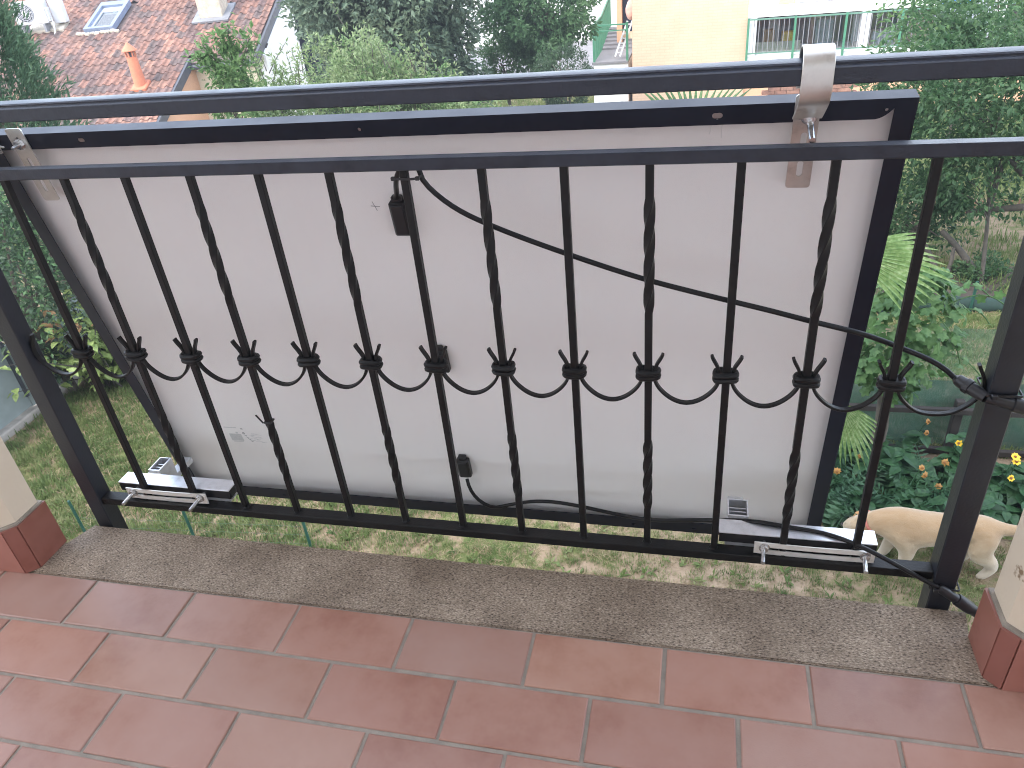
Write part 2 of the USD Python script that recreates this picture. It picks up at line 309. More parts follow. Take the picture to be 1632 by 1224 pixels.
def net_mat(name, col, hole):
    return mat(name, {'g': ('geometry', {}), 'n': ('noise_texture', {'scale': 4.0, 'detail': 5.0}), 'r': ('rgb_ramp', {'ramp': [(.3, tuple(np.array(col) * .7)), (.7, tuple(np.array(col) * 1.3))]}),
        'rf': ('map_range', {'from_min': .3, 'from_max': .7, 'to_min': max(hole - .12, 0), 'to_max': hole + .12}), 'p': ('principled_bsdf', {'roughness': .8}), 't': ('transparent_bsdf', {}), 'm': ('mix_closure', {})},
        [('g.position', 'n.vector'), ('n.fac', 'r.fac'), ('r.color', 'p.base_color'), ('n.fac', 'rf.value'), ('rf.result', 'm.fac'), ('p.BSDF', 'm.closure1'), ('t.BSDF', 'm.closure2')], surface='m.closure')
M['net_dark'] = net_mat('net_dark', (.018, .055, .04), .25)
M['net_thin'] = net_mat('net_thin', (.05, .10, .075), .68)
M['net_solid'] = plain('net_solid', (.012, .032, .024), .85, var=.3, scale=30, bump=.5, bscale=150)
M['wood_dark'] = plain('wood_dark', (.035, .028, .024), .8, var=.3, scale=12, bump=.4, bscale=50)
M['rust'] = plain('rust', (.26, .13, .08), .8, var=.25)
M['concrete'] = plain('concrete', (.30, .27, .235), .9, var=.25, scale=9, bump=.5, bscale=60)
M['panel_grey'] = plain('panel_grey', (.20, .225, .215), .75, var=.14, scale=5, bump=.2, bscale=50)
M['flashing'] = plain('flashing', (.22, .22, .23), .6, metal=.3, var=.15)
M['chimney_plaster'] = plain('chimney_plaster', (.45, .38, .29), .9, var=.35, scale=5)
M['blue_cloth'] = plain('blue_cloth', (.02, .22, .75), .8)
M['grey_cloth'] = plain('grey_cloth', (.33, .35, .38), .9, var=.1)
M['pink_cloth'] = plain('pink_cloth', (.62, .36, .29), .9)
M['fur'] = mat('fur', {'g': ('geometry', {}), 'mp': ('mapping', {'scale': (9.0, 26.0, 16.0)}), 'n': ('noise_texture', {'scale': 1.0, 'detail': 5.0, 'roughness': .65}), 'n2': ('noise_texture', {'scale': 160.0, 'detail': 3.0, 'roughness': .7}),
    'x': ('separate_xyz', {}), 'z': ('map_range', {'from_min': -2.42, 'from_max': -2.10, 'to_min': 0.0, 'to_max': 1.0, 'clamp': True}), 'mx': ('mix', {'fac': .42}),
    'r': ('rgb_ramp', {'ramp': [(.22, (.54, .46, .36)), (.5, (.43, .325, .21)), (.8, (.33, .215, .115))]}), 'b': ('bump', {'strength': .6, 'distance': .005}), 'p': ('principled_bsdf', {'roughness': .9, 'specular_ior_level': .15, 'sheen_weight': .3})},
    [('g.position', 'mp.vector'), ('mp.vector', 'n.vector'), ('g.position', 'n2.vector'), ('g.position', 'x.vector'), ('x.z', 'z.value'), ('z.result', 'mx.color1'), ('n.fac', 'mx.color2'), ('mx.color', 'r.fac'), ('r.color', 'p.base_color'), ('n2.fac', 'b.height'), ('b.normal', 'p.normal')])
M['fur_tan'] = plain('fur_tan', (.42, .22, .09), .9, var=.2, scale=20, bump=.5, bscale=160)
M['collar_red'] = plain('collar_red', (.42, .14, .10), .7)
M['nose'] = plain('nose', (.02, .016, .014), .4)

# ================================================================== LARGE STRUCTURE
def ground_z(x, y):
    y = np.asarray(y, float)
    return -2.5 - 2.0 * np.clip((y - 9.0) / 11.0, 0, 1) ** 1.0
gx = np.r_[np.linspace(-600, -40, 8), np.linspace(-30, -8, 12), np.linspace(-7, 8, 76), np.linspace(10, 30, 11), np.linspace(40, 600, 8)]
gy = np.r_[np.linspace(-60, -2, 6), np.linspace(-1, 9, 61), np.linspace(9.5, 21, 24), np.linspace(24, 60, 8), np.linspace(90, 900, 8)]
GX, GY = np.meshgrid(gx, gy)
GZ = ground_z(GX, GY)
_near = (np.abs(GX) < 9) & (GY < 10) & (GY > -1.5)
GZ = GZ + np.where(_near, .035 * (meshkit.fbm(np.c_[GX.ravel(), GY.ravel(), 0 * GX.ravel()] * 1.1).reshape(GX.shape)), 0)
_n, _k = GX.shape
_idx = np.arange(_n * _k).reshape(_n, _k)
_q = np.stack([_idx[:-1, :-1], _idx[:-1, 1:], _idx[1:, 1:], _idx[1:, :-1]], -1).reshape(-1, 4)
obj('ground', (np.c_[GX.ravel(), GY.ravel(), GZ.ravel()], _q), M['ground'], smooth=True, kind='structure')

# the balcony floor: every tile its own piece in a bed of grout
SLAB_IN, SLAB_OUT = -.1795, -.0255
rng = np.random.default_rng(3)
fl = thing('balcony_floor', kind='structure')
obj('grout_bed', bx(-3.2, 4.4, -3.4, SLAB_IN - .001, -.22, -.003), M['grout'], fl)
PITCH, JX, ROW, JY = .2405, .0065, .1206, .0075
def tile_mesh(x0, x1, y0, y1):
    dz = rng.uniform(-.0006, .0006); c = .0022
    t = bx(x0, x1, y0, y1, -.012, dz)
    v, f = [], []
    for (a, z) in ((0, -.012), (0, dz - .0016), (c, dz)):
        v += [(x0 + a, y0 + a, z), (x1 - a, y0 + a, z), (x1 - a, y1 - a, z), (x0 + a, y1 - a, z)]
    for L in (0, 4):
        for j in range(4):
            k = (j + 1) % 4; f += [[L + j, L + k, L + 4 + k], [L + j, L + 4 + k, L + 4 + j]]
    f += [[8, 9, 10], [8, 10, 11]]
    return np.array(v), np.array(f)
rest = []
for r in range(26):
    y1 = SLAB_IN - .004 - r * ROW; y0 = y1 - (ROW - JY)
    x = -.0325 - (0 if r % 2 == 0 else .1185) - 12 * PITCH
    for i in range(32):
        a, b = x + i * PITCH + JX / 2, x + (i + 1) * PITCH - JX / 2
        if b < -3.1 or a > 4.3: continue
        t = tile_mesh(a + rng.uniform(-.0008, .0008), b + rng.uniform(-.0008, .0008), y0 + rng.uniform(-.0008, .0008), y1 + rng.uniform(-.0008, .0008))
        if r < 5 and -.8 < b and a < 2.2:
            obj('floor_tile', t, TILES[rng.choice(4, p=[.35, .3, .2, .15])], fl)
        else:
            rest.append(t)
obj('unseen_floor_tile_field', join([trimesh.Trimesh(*t, process=False) for t in rest]), TILES[0], fl, kind='stuff')

# granite edging slab, slightly rough
sl = extrude(Polygon([(-.225, SLAB_IN), (1.715, SLAB_IN), (1.715, -.086), (1.687, -.086), (1.6955, SLAB_OUT + .002), (1.6935, SLAB_OUT), (-.162, SLAB_OUT), (-.1645, SLAB_OUT + .002), (-.190, -.086), (-.225, -.086)]), .0976, (0, 0, -.10))
_c = extrude(Polygon([(-.225, SLAB_IN + .002), (1.715, SLAB_IN + .002), (1.715, -.088), (1.685, -.088), (1.6935, SLAB_OUT - .003), (-.1625, SLAB_OUT - .003), (-.188, -.088), (-.225, -.088)]), .0026, (0, 0, -.0026 + .0006))
sl = join(sl, _c)
slab = obj('edging_slab', sl, M['granite'])
tag(slab, 'speckled brown granite edging slab along the outer edge of the tiled balcony floor', 'slab')
obj('balcony_slab', bx(-3.2, 4.4, -3.4, -.06, -.40, -.115), M['concrete'], kind='structure')

# plaster pillars with tiled skirting
def pillar(xs, sgn, label):
    """xs: x of the face towards the opening; sgn +1: the pillar lies on the +x side."""
    t = thing('pillar', label, 'pillar', (xs + sgn * .2, -.14, 0), group='plaster pillars either side of the railing')
    def prof(off, ch=.022):
        x0, y0, y1 = off, -.188 + off * .9, -.082 - off * .9
        return [(x0 + ch, y0), (.40, y0), (.40, y1), (x0 + ch * .0, y1), (x0, y0 + ch)]
    def pl(off):
        return Polygon([(xs + sgn * a, b) for a, b in prof(off)]).buffer(0)
    obj('shaft', extrude(pl(.0105), 2.72, (0, 0, .0)), M['plaster'], t)
    H_ = .122
    # three skirting tiles on each visible side: side face, chamfer, front face, and the outer face
    th = .0095
    def face(a, b, m, nrm):
        a, b = np.array(a), np.array(b); d = (b - a) / np.linalg.norm(b - a)
        a, b = a + d * .0012, b - d * .0012
        nn = np.array(nrm, float); q = [a, b, b + nn * th, a + nn * th]
        P_ = Polygon(q); P_ = P_ if P_.exterior.is_ccw else Polygon(list(P_.exterior.coords)[::-1])
        obj('skirting_tile', extrude(P_, H_ - .001 + rng.uniform(-.0006, .0006), (0, 0, .001)), m, t)
    S = lambda a, b: (xs + sgn * a, b)
    face(S(0, -.166), S(0, -.082), SKIRT[0], (sgn, 0))
    nn = np.array([sgn, 1.0]) / math.sqrt(2)
    face(S(0, -.1665), S(.022, -.188), SKIRT[1], tuple(nn))
    for k in range(2):
        face(S(.0225 + k * .24, -.188), S(.0225 + min(.24 * (k + 1), .377), -.188), SKIRT[k], (0, 1))
    face(S(.0, -.082), S(.24, -.082), SKIRT[0], (0, -1))
    cap = pl(.004).difference(pl(.0105))
    obj('grout_line', extrude(cap, .005, (0, 0, H_)), M['grout'], t)
    return t
pillar(-.1945, -1, 'cream plaster pillar with flaking paint patches above red skirting, at the left end of the slab')
pillar(1.6845, 1, 'cream plaster pillar with red skirting tiles at the right end of the slab, beside the thick post')

# the house the balcony belongs to: porch ceiling and wall behind the photographer
obj('porch_ceiling', bx(-1.6, 3.6, -3.4, -.42, 2.72, 2.95), M['ceiling_white'], kind='structure')
obj('house_wall', join(bx(-8, 10, -3.9, -3.4, -2.6, 4.6)), M['ceiling_white'], kind='structure')
obj('upper_wall', bx(-1.6, 3.6, -3.4, -.48, 2.951, 4.6), M['plaster'], kind='structure')

# ================================================================== THE RAILING
SP = .125
Z_BOT, Z_MID, Z_COL = .079, .821, .466
rl = thing('balcony_railing', 'black wrought iron balcony railing with twisted bars and scalloped band, between two pillars', 'railing', (.755, 0, 0))
XL_, XR_ = -.14, 1.651
# handrail: moulded cap rail
hp = [(-.0225, .9220), (-.0210, .9205), (.0210, .9205), (.0225, .9220), (.0225, .9410), (.0210, .9425), (.0175, .9430), (.0166, .9440), (.0168, .9460), (.0150, .9478), (.0100, .9488), (0, .9493), (-.0100, .9488), (-.0150, .9478), (-.0168, .9460), (-.0166, .9440), (-.0175, .9430), (-.0205, .9425), (-.0225, .9408)]
hand = extrude(Polygon(hp), 5.6, (-1.8, 0, 0), (0, 1, 0), (0, 0, 1))
obj('handrail', hand, M['rail_paint'], rl, smooth=25)
obj('mid_rail', bx(XL_ - 1.2, XR_ + 1.2, -.0115, .0105, Z_MID, Z_MID + .0185, .0012), M['rail_paint'], rl)
obj('bottom_rail', bx(XL_ + .0205, XR_ - .0205, -.0155, .0115, Z_BOT - .0185, Z_BOT, .0012), M['baluster_paint'], rl)
for x in (XL_, XR_):
    obj('post', bx(x - .0195, x + .0195, -.0205, .0185, -.13, Z_MID - .0005, .002), M['post_paint'], rl)
for x in (XL_ - .02, XR_ + .01):
    obj('post_top', bx(x - .012, x + .012, -.010, .010, Z_MID + .019, .9203, .001), M['post_paint'], rl)
def baluster(i):
    x = i * SP; hw = .0061
    zs, an, ws = [Z_BOT + .0003], [0.0], [hw]
    if i % 2:
        up, lo = (.580, .770), (.165, .325)
        for (a, b) in (lo, up):
            n = 34
            for k in range(n + 1):
                s = k / n; zs.append(a + (b - a) * s); an.append(an[-1] if k == 0 else an0 + s * 2.0 * math.pi); ws.append(hw * (1 + .13 * min(1, 4 * math.sin(math.pi * s))))
                if k == 0: an0 = an[-1]
    zs.append(Z_MID - .0003); an.append(an[-1]); ws.append(hw)
    rg = np.random.default_rng(100 + i); ox = rg.uniform(-.0012, .0012)
    v, f = [], []
    c = .22
    prof = []
    for (sx, sy) in ((1, 1), (-1, 1), (-1, -1), (1, -1)):
        A = np.array([sx, sy], float); p1 = A * [1 - c, 1]; p2 = A * [1, 1 - c]
        prof += [p2, p1] if sx * sy > 0 else [p1, p2]
    prof = np.array(prof); S = 8
    for z, a, w in zip(zs, an, ws):
        R_ = np.array([[math.cos(a), -math.sin(a)], [math.sin(a), math.cos(a)]])
        q = (prof * w) @ R_.T; v += [(x + ox + a_, b_, z) for a_, b_ in q]
    n = len(zs)
    for k in range(n - 1):
        for j in range(S):
            m_ = (j + 1) % S; f += [[k * S + j, k * S + m_, (k + 1) * S + m_], [k * S + j, (k + 1) * S + m_, (k + 1) * S + j]]
    return trimesh.Trimesh(np.array(v), np.array(f), process=False)
for i in range(13):
    w = obj('baluster', baluster(i), M['baluster_paint'], rl, smooth=35, label='twisted baluster bar' if i % 2 else 'plain square baluster bar')
    x = i * SP; rg = np.random.default_rng(i)
    # weld bead at the foot
    obj('weld', trimesh.Trimesh(*(lambda m: (m.vertices * [.0088, .0088, .0035] + [x, 0, Z_BOT + .0005], m.faces))(trimesh.creation.icosphere(1)), process=False), M['baluster_paint'], rl, smooth=True)
    z = Z_COL + rg.uniform(-.0015, .0015)
    ring = []
    for dz, r_ in ((-.0048, 1.0), (.0042, 1.0)):
        pts = [(x + .0162 * math.copysign(abs(math.cos(a)) ** .55, math.cos(a)), .0098 * math.copysign(abs(math.sin(a)) ** .55, math.sin(a)), z + dz + .001 * math.sin(a * 2 + i)) for a in np.linspace(0, 2 * math.pi, 25)]
        ring.append(tube(pts, .0052, 8))
    ring.append(bx(x - .0165, x + .0165, -.0105, .0105, z - .0085, z + .0085, .003))
    obj('collar', join(ring), M['baluster_paint'], rl, smooth=40)
xs = [XL_ + .012] + [i * SP for i in range(13)] + [XR_ - .012]
for k in range(14):
    a, b = xs[k], xs[k + 1]; w = b - a; g = .0098
    P_ = []
    half = [(.0235, .0385), (.0195, .029), (.0140, .0185), (.0108, .008), (g, -.004), (.0115, -.014), (.0175, -.0265), (.029, -.040), (.0435, -.0505), (w / 2, -.0555)]
    L_ = [(-d * 1.0 if j < 3 else d, z) for j, (d, z) in enumerate(half)]
    # the upper end crosses outward over its own collar: a left end leans to the left, a right end to the right
    left = [(a + d, 0.0, Z_COL + z) for j, (d, z) in enumerate(half)]
    right = [(b - d, 0.0, Z_COL + z) for j, (d, z) in enumerate(half)][::-1]
    c = spline(left + right[1:], 60)
    # keep the two neighbours' ends apart in depth
    obj('scroll', sweep_rect(c, .010, .0048, (0, 1, 0)), M['baluster_paint'], rl, smooth=40)

# ================================================================== THE SOLAR PANEL
PX0, PX1, PH = -.0815, 1.4790, .9840
PA = np.array([0, .065, .8805]); PB = np.array([0, .2185, -.12])
PV = (PB - PA) / np.linalg.norm(PB - PA)                     # down the panel
PN = np.cross([1, 0, 0], PV); PN = PN if PN[1] > 0 else -PN   # outward, away from the balcony
def pp(x, v, n=0.0):
    return PA + np.array([x, 0, 0]) + PV * v + PN * n
def pbox(x0, x1, v0, v1, n0, n1, ch=0.):
    return obox(pp((x0 + x1) / 2, (v0 + v1) / 2, (n0 + n1) / 2), [[1, 0, 0], PV, PN], [(x1 - x0) / 2, (v1 - v0) / 2, (n1 - n0) / 2], ch)
sp = thing('solar_panel', 'large white backed solar panel in a black frame hung outside the railing', 'solar panel', pp((PX0 + PX1) / 2, PH / 2))
DEP, FL, FT = .030, .0285, .0016
def pext(poly, n0, n1):
    return extrude(poly, n1 - n0, pp(0, 0, n0), (1, 0, 0), tuple(PV)) if np.dot(np.cross([1, 0, 0], PV), PN) > 0 else extrude(poly, -(n1 - n0), pp(0, 0, n0), (1, 0, 0), tuple(PV))
def slot(x, v, L, w):
    return LineString([(x - (L - w) / 2, v), (x + (L - w) / 2, v)]).buffer(w / 2, 8)
def curve_end(xe, s):
    # corner cut of a flange: runs out in a concave sweep
    return Polygon([(xe, 0), (xe, FL + .002)] + [(xe - s * .030 * t, FL + .002 - .0135 * (1 - t) ** 2.2) for t in np.linspace(0, 1, 9)] + [(xe - s * .030, 0)])
top_f = sbox(PX0 + .0017, .0017, PX1 - .0017, FL)
cut = Polygon([(PX1 - FL, FL + .01), (PX1 - FL, .013)] + [(PX1 - FL - .026 * t, FL - (FL - .013) * (1 - t) ** 2.2) for t in np.linspace(0, 1, 9)] + [(PX1 - FL - .026, FL + .01)])
top_f = top_f.difference(cut)
for hx, hv, L_, w_ in ((1.2162, .0150, .015, .0085), (1.4408, .0155, .0045, .0045), (.1296, .0150, .014, .0075), (.66, .0150, .006, .006)):
    top_f = top_f.difference(slot(hx, hv, L_, w_))
obj('top_frame', join(pext(top_f, 0, FT), pbox(PX0, PX1, 0, .0016, 0, DEP)), M['frame_black'], sp)
BFL = .0355
bot_f = sbox(PX0 + .0017, PH - BFL, PX1 - .0017, PH - .0017)
for hx in (.19, .52, 1.08, 1.215):
    bot_f = bot_f.difference(slot(hx, PH - .014, .010, .0055))
obj('bottom_frame', join(pext(bot_f, 0, FT), pbox(PX0, PX1, PH - .0016, PH, 0, DEP)), M['frame_black'], sp)
for (a, b, w0, w1) in ((PX0, PX0 + FL, PX0, PX0 + .0016), (PX1 - FL, PX1, PX1 - .0016, PX1)):
    aa, bb = (a + .0017, b) if a == PX0 else (a, b - .0017)
    obj('side_frame', join(pext(sbox(aa, FL + .0003 if a == PX0 else .0133, bb, PH - BFL - .0003), 0.0002, FT + .0002), pbox(w0, w1, .0017, PH - .0017, 0, DEP)), M['frame_black'], sp)
obj('backsheet', pbox(PX0 + .0018, PX1 - .0018, .0018, PH - .0018, .0235, .0245), M['backsheet'], sp)
obj('front_glass', pbox(PX0 + .0018, PX1 - .0018, .0018, PH - .0018, .0246, .0290), M['glass_black'], sp)
def jbox(x, v, w=.034, h=.070):
    b = join(pbox(x - w / 2, x + w / 2, v - h / 2, v + h / 2, .0065, .0233, .003), pbox(x - w / 2 + .004, x + w / 2 - .004, v - h / 2 + .004, v + h / 2 - .004, .003, .0066, .002), pbox(x - w * .3, x + w * .3, v - h / 2 - .010, v - h / 2 + .001, .010, .022, .002))
    return obj('junction_box', b, M['black_plastic'], sp)
jbox(.6885, .1830, .032, .066); jbox(.6985, .5095, .032, .055); jbox(.6935, .8310, .030, .056)
# small print of the type plate: grey blocks too faint to read, set 0.4 mm proud of the sheet
lb = []
for (x0, x1, v0, v1) in ((.092, .126, .7535, .7555), (.098, .131, .776, .800), (.101, .128, .8015, .8035), (.118, .124, .769, .774)):
    lb.append(pbox(x0, x1, v0, v1, .0231, .0234))
rg = np.random.default_rng(8)
for k in range(22):
    x0 = .150 + rg.uniform(0, .030); v0 = .772 + k * .0014; lb.append(pbox(x0, x0 + rg.uniform(.006, .018), v0, v0 + .0006, .0231, .0234))
obj('type_label', join(lb), M['print_grey'], sp)
ring = LineString([(.1395 + .0022 * math.cos(a), .7720 + .0026 * math.sin(a)) for a in np.linspace(0, 2 * math.pi, 20)]).buffer(.0008)
mk = [pext(ring, .0229, .0234)]
for (x, v) in ((.142, .780), (.1455, .7875), (.149, .793), (.1525, .799)):
    mk += [pext(LineString([(x - .002, v - .002), (x + .002, v + .002), (x + .003, v - .001)]).buffer(.0004), .0229, .0234)]
for (x0, x1, v0, v1) in ((.1365, .1425, .7545, .7555), (.1365, .1425, .7575, .7583)):
    mk.append(pbox(x0, x1, v0, v1, .0229, .0234))
obj('label_symbols', join(mk), M['print_dark'], sp)
x, v = .6408, .1640
obj('pen_cross', pext(unary_union([LineString([(x - .0075, v - .0005), (x + .0085, v + .0012)]).buffer(.00055), LineString([(x - .0035, v - .0085), (x + .002, v + .0085)]).buffer(.0005)]), .0231, .0234), M['print_dark'], sp)
cw = [tube([pp(1.2162, .019, -.001), pp(1.209, .032, .012), pp(1.2065, .052, .022)], .00035, 4), tube([pp(1.2166, .019, -.001), pp(1.222, .028, .006), pp(1.2255, .040, .020)], .0003, 4), tube([pp(1.2235, .032, .008), pp(1.224, .058, .022)], .0003, 4)]
tag(obj('cobweb', join(cw), M['cobweb']), 'thin pale cobweb threads dangling from a frame hole near the right hanging hook', 'cobweb')

# ---- two hanging hooks of bent steel strap
def slotted(x, v0, v1, w, slots, n):
    P_ = sbox(x - w / 2, v0, x + w / 2, v1).buffer(-.005).buffer(.005, 6)
    for (sv, L_) in slots:
        P_ = P_.difference(LineString([(x, sv - L_ / 2), (x, sv + L_ / 2)]).buffer(.0042, 8))
    return P_
def bolt_set(parent, x, v, n0, length, r=.0042):
    b = cyl(pp(x, v, n0 + .001), pp(x, v, n0 - length), r, 14)
    obj('bolt', b, M['zinc'], parent, smooth=35)
    nut = Polygon([(x + .0085 * math.cos(a), v + .0085 * math.sin(a)) for a in np.arange(6) * math.pi / 3 + .2])
    obj('nut', pext(nut, n0 - .0075, n0 - .0012), M['zinc'], parent)
    obj('washer', pext(Point(x, v).buffer(.0105), n0 - .0012, n0), M['zinc'], parent)
for (x, lab, L_) in ((1.334, 'bent steel hanging hook with slotted plate and bolt over the handrail at the right', .026), (-.018, 'steel hook plate with a long bolt at the left end of the handrail', .045)):
    t = thing('hanging_hook', lab, 'hook', (x, -.02, .95), group='steel hooks hanging the panel from the handrail')
    w = .0385 if x > 1 else .034
    front = [(.0250, .908), (.0250, .938)] + [(.0250 * math.cos(a), .942 + .0225 * math.sin(a)) for a in np.linspace(.05, math.pi - .05, 17)] + [(-.0252, .938), (-.0252, .921), (-.0235, .9095), (-.0165, .8985), (-.004, .889), (.014, .8775), (.031, .8675)]
    c = np.array([(x, a, b) for a, b in front])
    c = np.vstack([c[:2], spline(c[2:], 40)])
    obj('strap', sweep_rect(c, w, .0026, (1, 0, 0)), M['steel'], t, smooth=35)
    px_ = x + .0035 if x > 1 else x + .019
    obj('slotted_plate', pext(slotted(px_, -.012, .1285, .0345, ((.012, .008), (.052, .010), (.098, .016)), 0), -.0035, -.0012), M['steel'], t)
    bx_ = px_ + .001
    n0 = -.0036
    if x > 1:
        # the strap's lower end lies over the plate; one long bolt holds both
        c0 = np.array([x + .002, .036, .868])
        b0 = pp(px_, .003, -.030)
        obj('bolt', cyl(pp(px_, .005, .004), pp(px_ + .002, .022, -.076), .0045, 14), M['zinc'], t, smooth=35)
        nut = Polygon([(px_ + .0088 * math.cos(a), .008 + .0088 * math.sin(a)) for a in np.arange(6) * math.pi / 3 + .2])
        obj('nut', pext(nut, -.041, -.033), M['zinc'], t)
        obj('washer', pext(Point(px_, .008).buffer(.011), -.0325, -.0308), M['zinc'], t)
        obj('screw', join(cyl(pp(px_ - .009, .018, -.0036), pp(px_ - .009, .018, -.009), .0036, 12)), M['zinc'], t, smooth=35)
    else:
        bolt_set(t, px_, .016, n0, .020, .0032)
        obj('long_bolt', cyl(pp(px_ - .03, -.012, -.006), pp(px_ - .075, .018, -.030), .0040, 14), M['zinc'], t, smooth=35)
        obj('steel_tab', pext(sbox(px_ - .078, .010, px_ - .040, .030).buffer(-.004).buffer(.004), -.012, -.0095), M['steel'], t)

# ---- clamps on the bottom rail that hold the panel off
def clamp(x0, x1, px0, px1, pz0, pz1, armx, label):
    t = thing('bottom_clamp', label, 'clamp', ((x0 + x1) / 2, .02, Z_BOT), group='aluminium clamps on the bottom rail')
    zt = Z_BOT + .0355
    y0, y1 = .0068, .0430
    obj('top_plate', bx(x0, x1, y0 - .001, y1, zt - .0028, zt, .0006), M['aluminium'], t)
    obj('channel_side', bx(x0 + .001, x1 - .001, y0 - .0004, y0 + .0024, zt - .0240, zt - .0030), M['black_plastic'], t)
    obj('channel_side', bx(x0 + .001, x1 - .001, y1 - .003, y1 - .0004, zt - .0240, zt - .0030), M['black_plastic'], t)
    obj('inner_channel', join(bx(x0 + .012, x1 - .006, y0 + .003, y1 - .004, Z_BOT + .0005, Z_BOT + .0035), bx(x0 + .012, x1 - .006, y0 + .003, y0 + .0055, Z_BOT + .0036, zt - .006)), M['aluminium'], t)
    obj('end_cap', bx(x1 - .0030, x1 + .0004, y0 + .0026, y1 - .0032, zt - .022, zt - .0031), M['black_plastic'], t)
    # slotted strap in front of the balusters: a bent plate with a long slot
    L = px1 - px0; h = pz1 - pz0
    P_ = sbox(0, 0, L, h).difference(sbox(.016, h * .36, L - .016, h * .62))
    m = extrude(P_, .0024, (px0, -.0068, pz0), (1, 0, 0), (0, 0, 1))
    s = (m.vertices[:, 0] - px0) / L
    mm = m.subdivide_to_size(.012)
    s = np.clip((mm.vertices[:, 0] - px0) / L, 0, 1)
    mm.vertices[:, 1] += .004 * np.sin(np.pi * s) * .6
    mm.vertices[:, 2] -= .0045 * np.sin(np.pi * s)
    obj('slotted_strap', mm, M['alu_white'], t)
    for bx0 in (px0 + .018, px1 - .016):
        zc = (pz0 + pz1) / 2 + .002
        th = cyl((bx0, .010, zc), (bx0 - .004, -.046, zc - .004), .0040, 14)
        obj('bolt', th, M['zinc'], t, smooth=35)
        obj('washer', cyl((bx0, -.0104, zc), (bx0 - .0002, -.0092, zc), .0100, 18), M['zinc'], t, smooth=35)
        hexa = Polygon([(.0078 * math.cos(a), .0078 * math.sin(a)) for a in np.arange(6) * math.pi / 3 + .4])
        obj('nut', extrude(hexa, .0060, (bx0 - .0004, -.0105, zc), (1, 0, 0), (0, 0, 1)), M['zinc'], t)
    # hollow profile standing on end behind, joined by an arm, against the panel's frame
    ax0, ax1 = armx
    ya, yb = .060, .109
    w = .0026
    zt2 = Z_BOT + .030
    zb = Z_BOT - .036
    sh = sbox(ax0, ya, ax1, yb).difference(sbox(ax0 + w, ya + w, ax1 - w, yb - w))
    obj('hollow_profile', extrude(sh, zt2 - zb, (0, 0, zb)), M['aluminium'], t)
    for k in range(3):
        yy = ya + .008 + k * .010
        obj('rib', bx(ax0 + w + .001, ax1 - w - .001, yy, yy + .0022, zb, zt2 - .006), M['aluminium'], t)
    obj('arm', bx(max(ax0, x0 + .01), max(ax0, x0 + .01) + .034, y1 + .0003, ya - .0003, Z_BOT + .001, Z_BOT + .024), M['alu_white'], t)
    yq = pp(0, .80)[1]
    obj('panel_foot', bx(ax0 + .004, ax1 - .004, yb + .0004, yq - .012, Z_BOT - .034, Z_BOT - .020), M['aluminium'], t)
clamp(-.0735, .2120, -.0435, .1620, .0850, .1125, (-.034, -.004), 'silver topped clamp with two long bolts at the left of the bottom rail')
clamp(1.2585, 1.5365, 1.3227, 1.5312, .0830, .1105, (1.276, 1.315), 'silver topped clamp with two bolts under a cable, right of the bottom rail')

# ---- cables
def cable(label, pts, r, n=70, end=None):
    t = thing('cable', label, 'cable', pts[0])
    obj('sheath', tube(spline(pts, n), r, 8), M['cable_black'], t, smooth=True)
    return t
c1 = cable('thin black cable crossing the panel from the upper junction box to the right post', [pp(.6880, .142, .012), on_y(631, 293, .050), on_y(635, 275, .030), on_y(648, 262, .022), on_y(663, 263, .019), on_y(671, 281, .020), on_y(684, 299, .023), on_y(706, 318, .026), on_y(735, 337, .028), on_y(768, 353, .030), on_y(830, 378, .030), on_y(905, 405, .030), on_y(970, 427, .030), on_y(1035, 447, .030), on_y(1100, 464, .030), on_y(1165, 480, .030), on_y(1235, 497, .030), on_y(1305, 515, .030), on_y(1380, 534, .030), on_y(1440, 556, .028), on_y(1490, 578, .022), np.array([1.592, .0145, .470])], .0045)
a, b = np.array([1.592, .0145, .470]), np.array([1.628, -.0215, .4590])
obj('connector', join(tube([a, a + (b - a) * .1, a + (b - a) * .4, a + (b - a) * .75, b], [.005, .0092, .0105, .0095, .0085], 12), tube([a + (b - a) * .35, a + (b - a) * .5], [.0122, .0122], 12)), M['black_plastic'], c1, smooth=30)
e = np.array([1.700, -.030, .446]); e2 = np.array([1.82, -.040, .43])
obj('connector', join(tube([b, b + (e - b) * .3, b + (e - b) * .5, b + (e - b) * .52, e, e2], [.0075, .0085, .0085, .0115, .0120, .0095], 12)), M['black_plastic'], c1, smooth=30)
c2 = cable('thin black cable from the lower junction box along the panel foot to the right post', [pp(.6945, .868, .012), pp(.700, .885, .002), pp(.7336, .935, -.006), pp(.752, .943, -.006), pp(.7718, .9380, -.006), pp(.8512, .9079, -.008), on_y(925, 807, .165), on_y(980, 819, .150), on_y(1035, 828, .125), on_y(1090, 829, .090), on_y(1142, 829, .060), on_y(1200, 831, .040), on_y(1257, 840, .030), on_y(1320, 852, .020), np.array([1.513, -.0105, .1180]), np.array([1.580, -.0215, .0865]), np.array([1.640, -.026, .0545])], .0042)
a, b, e = np.array([1.640, -.026, .0545]), np.array([1.672, -.030, .034]), np.array([1.728, -.034, -.006])
obj('connector', join(tube([a, a + (b - a) * .15, b], [.006, .0085, .0088], 12), tube([b, b + (e - b) * .05, b + (e - b) * .45, b + (e - b) * .5, e], [.0105, .0118, .0118, .0098, .0095], 12)), M['black_plastic'], c2, smooth=30)
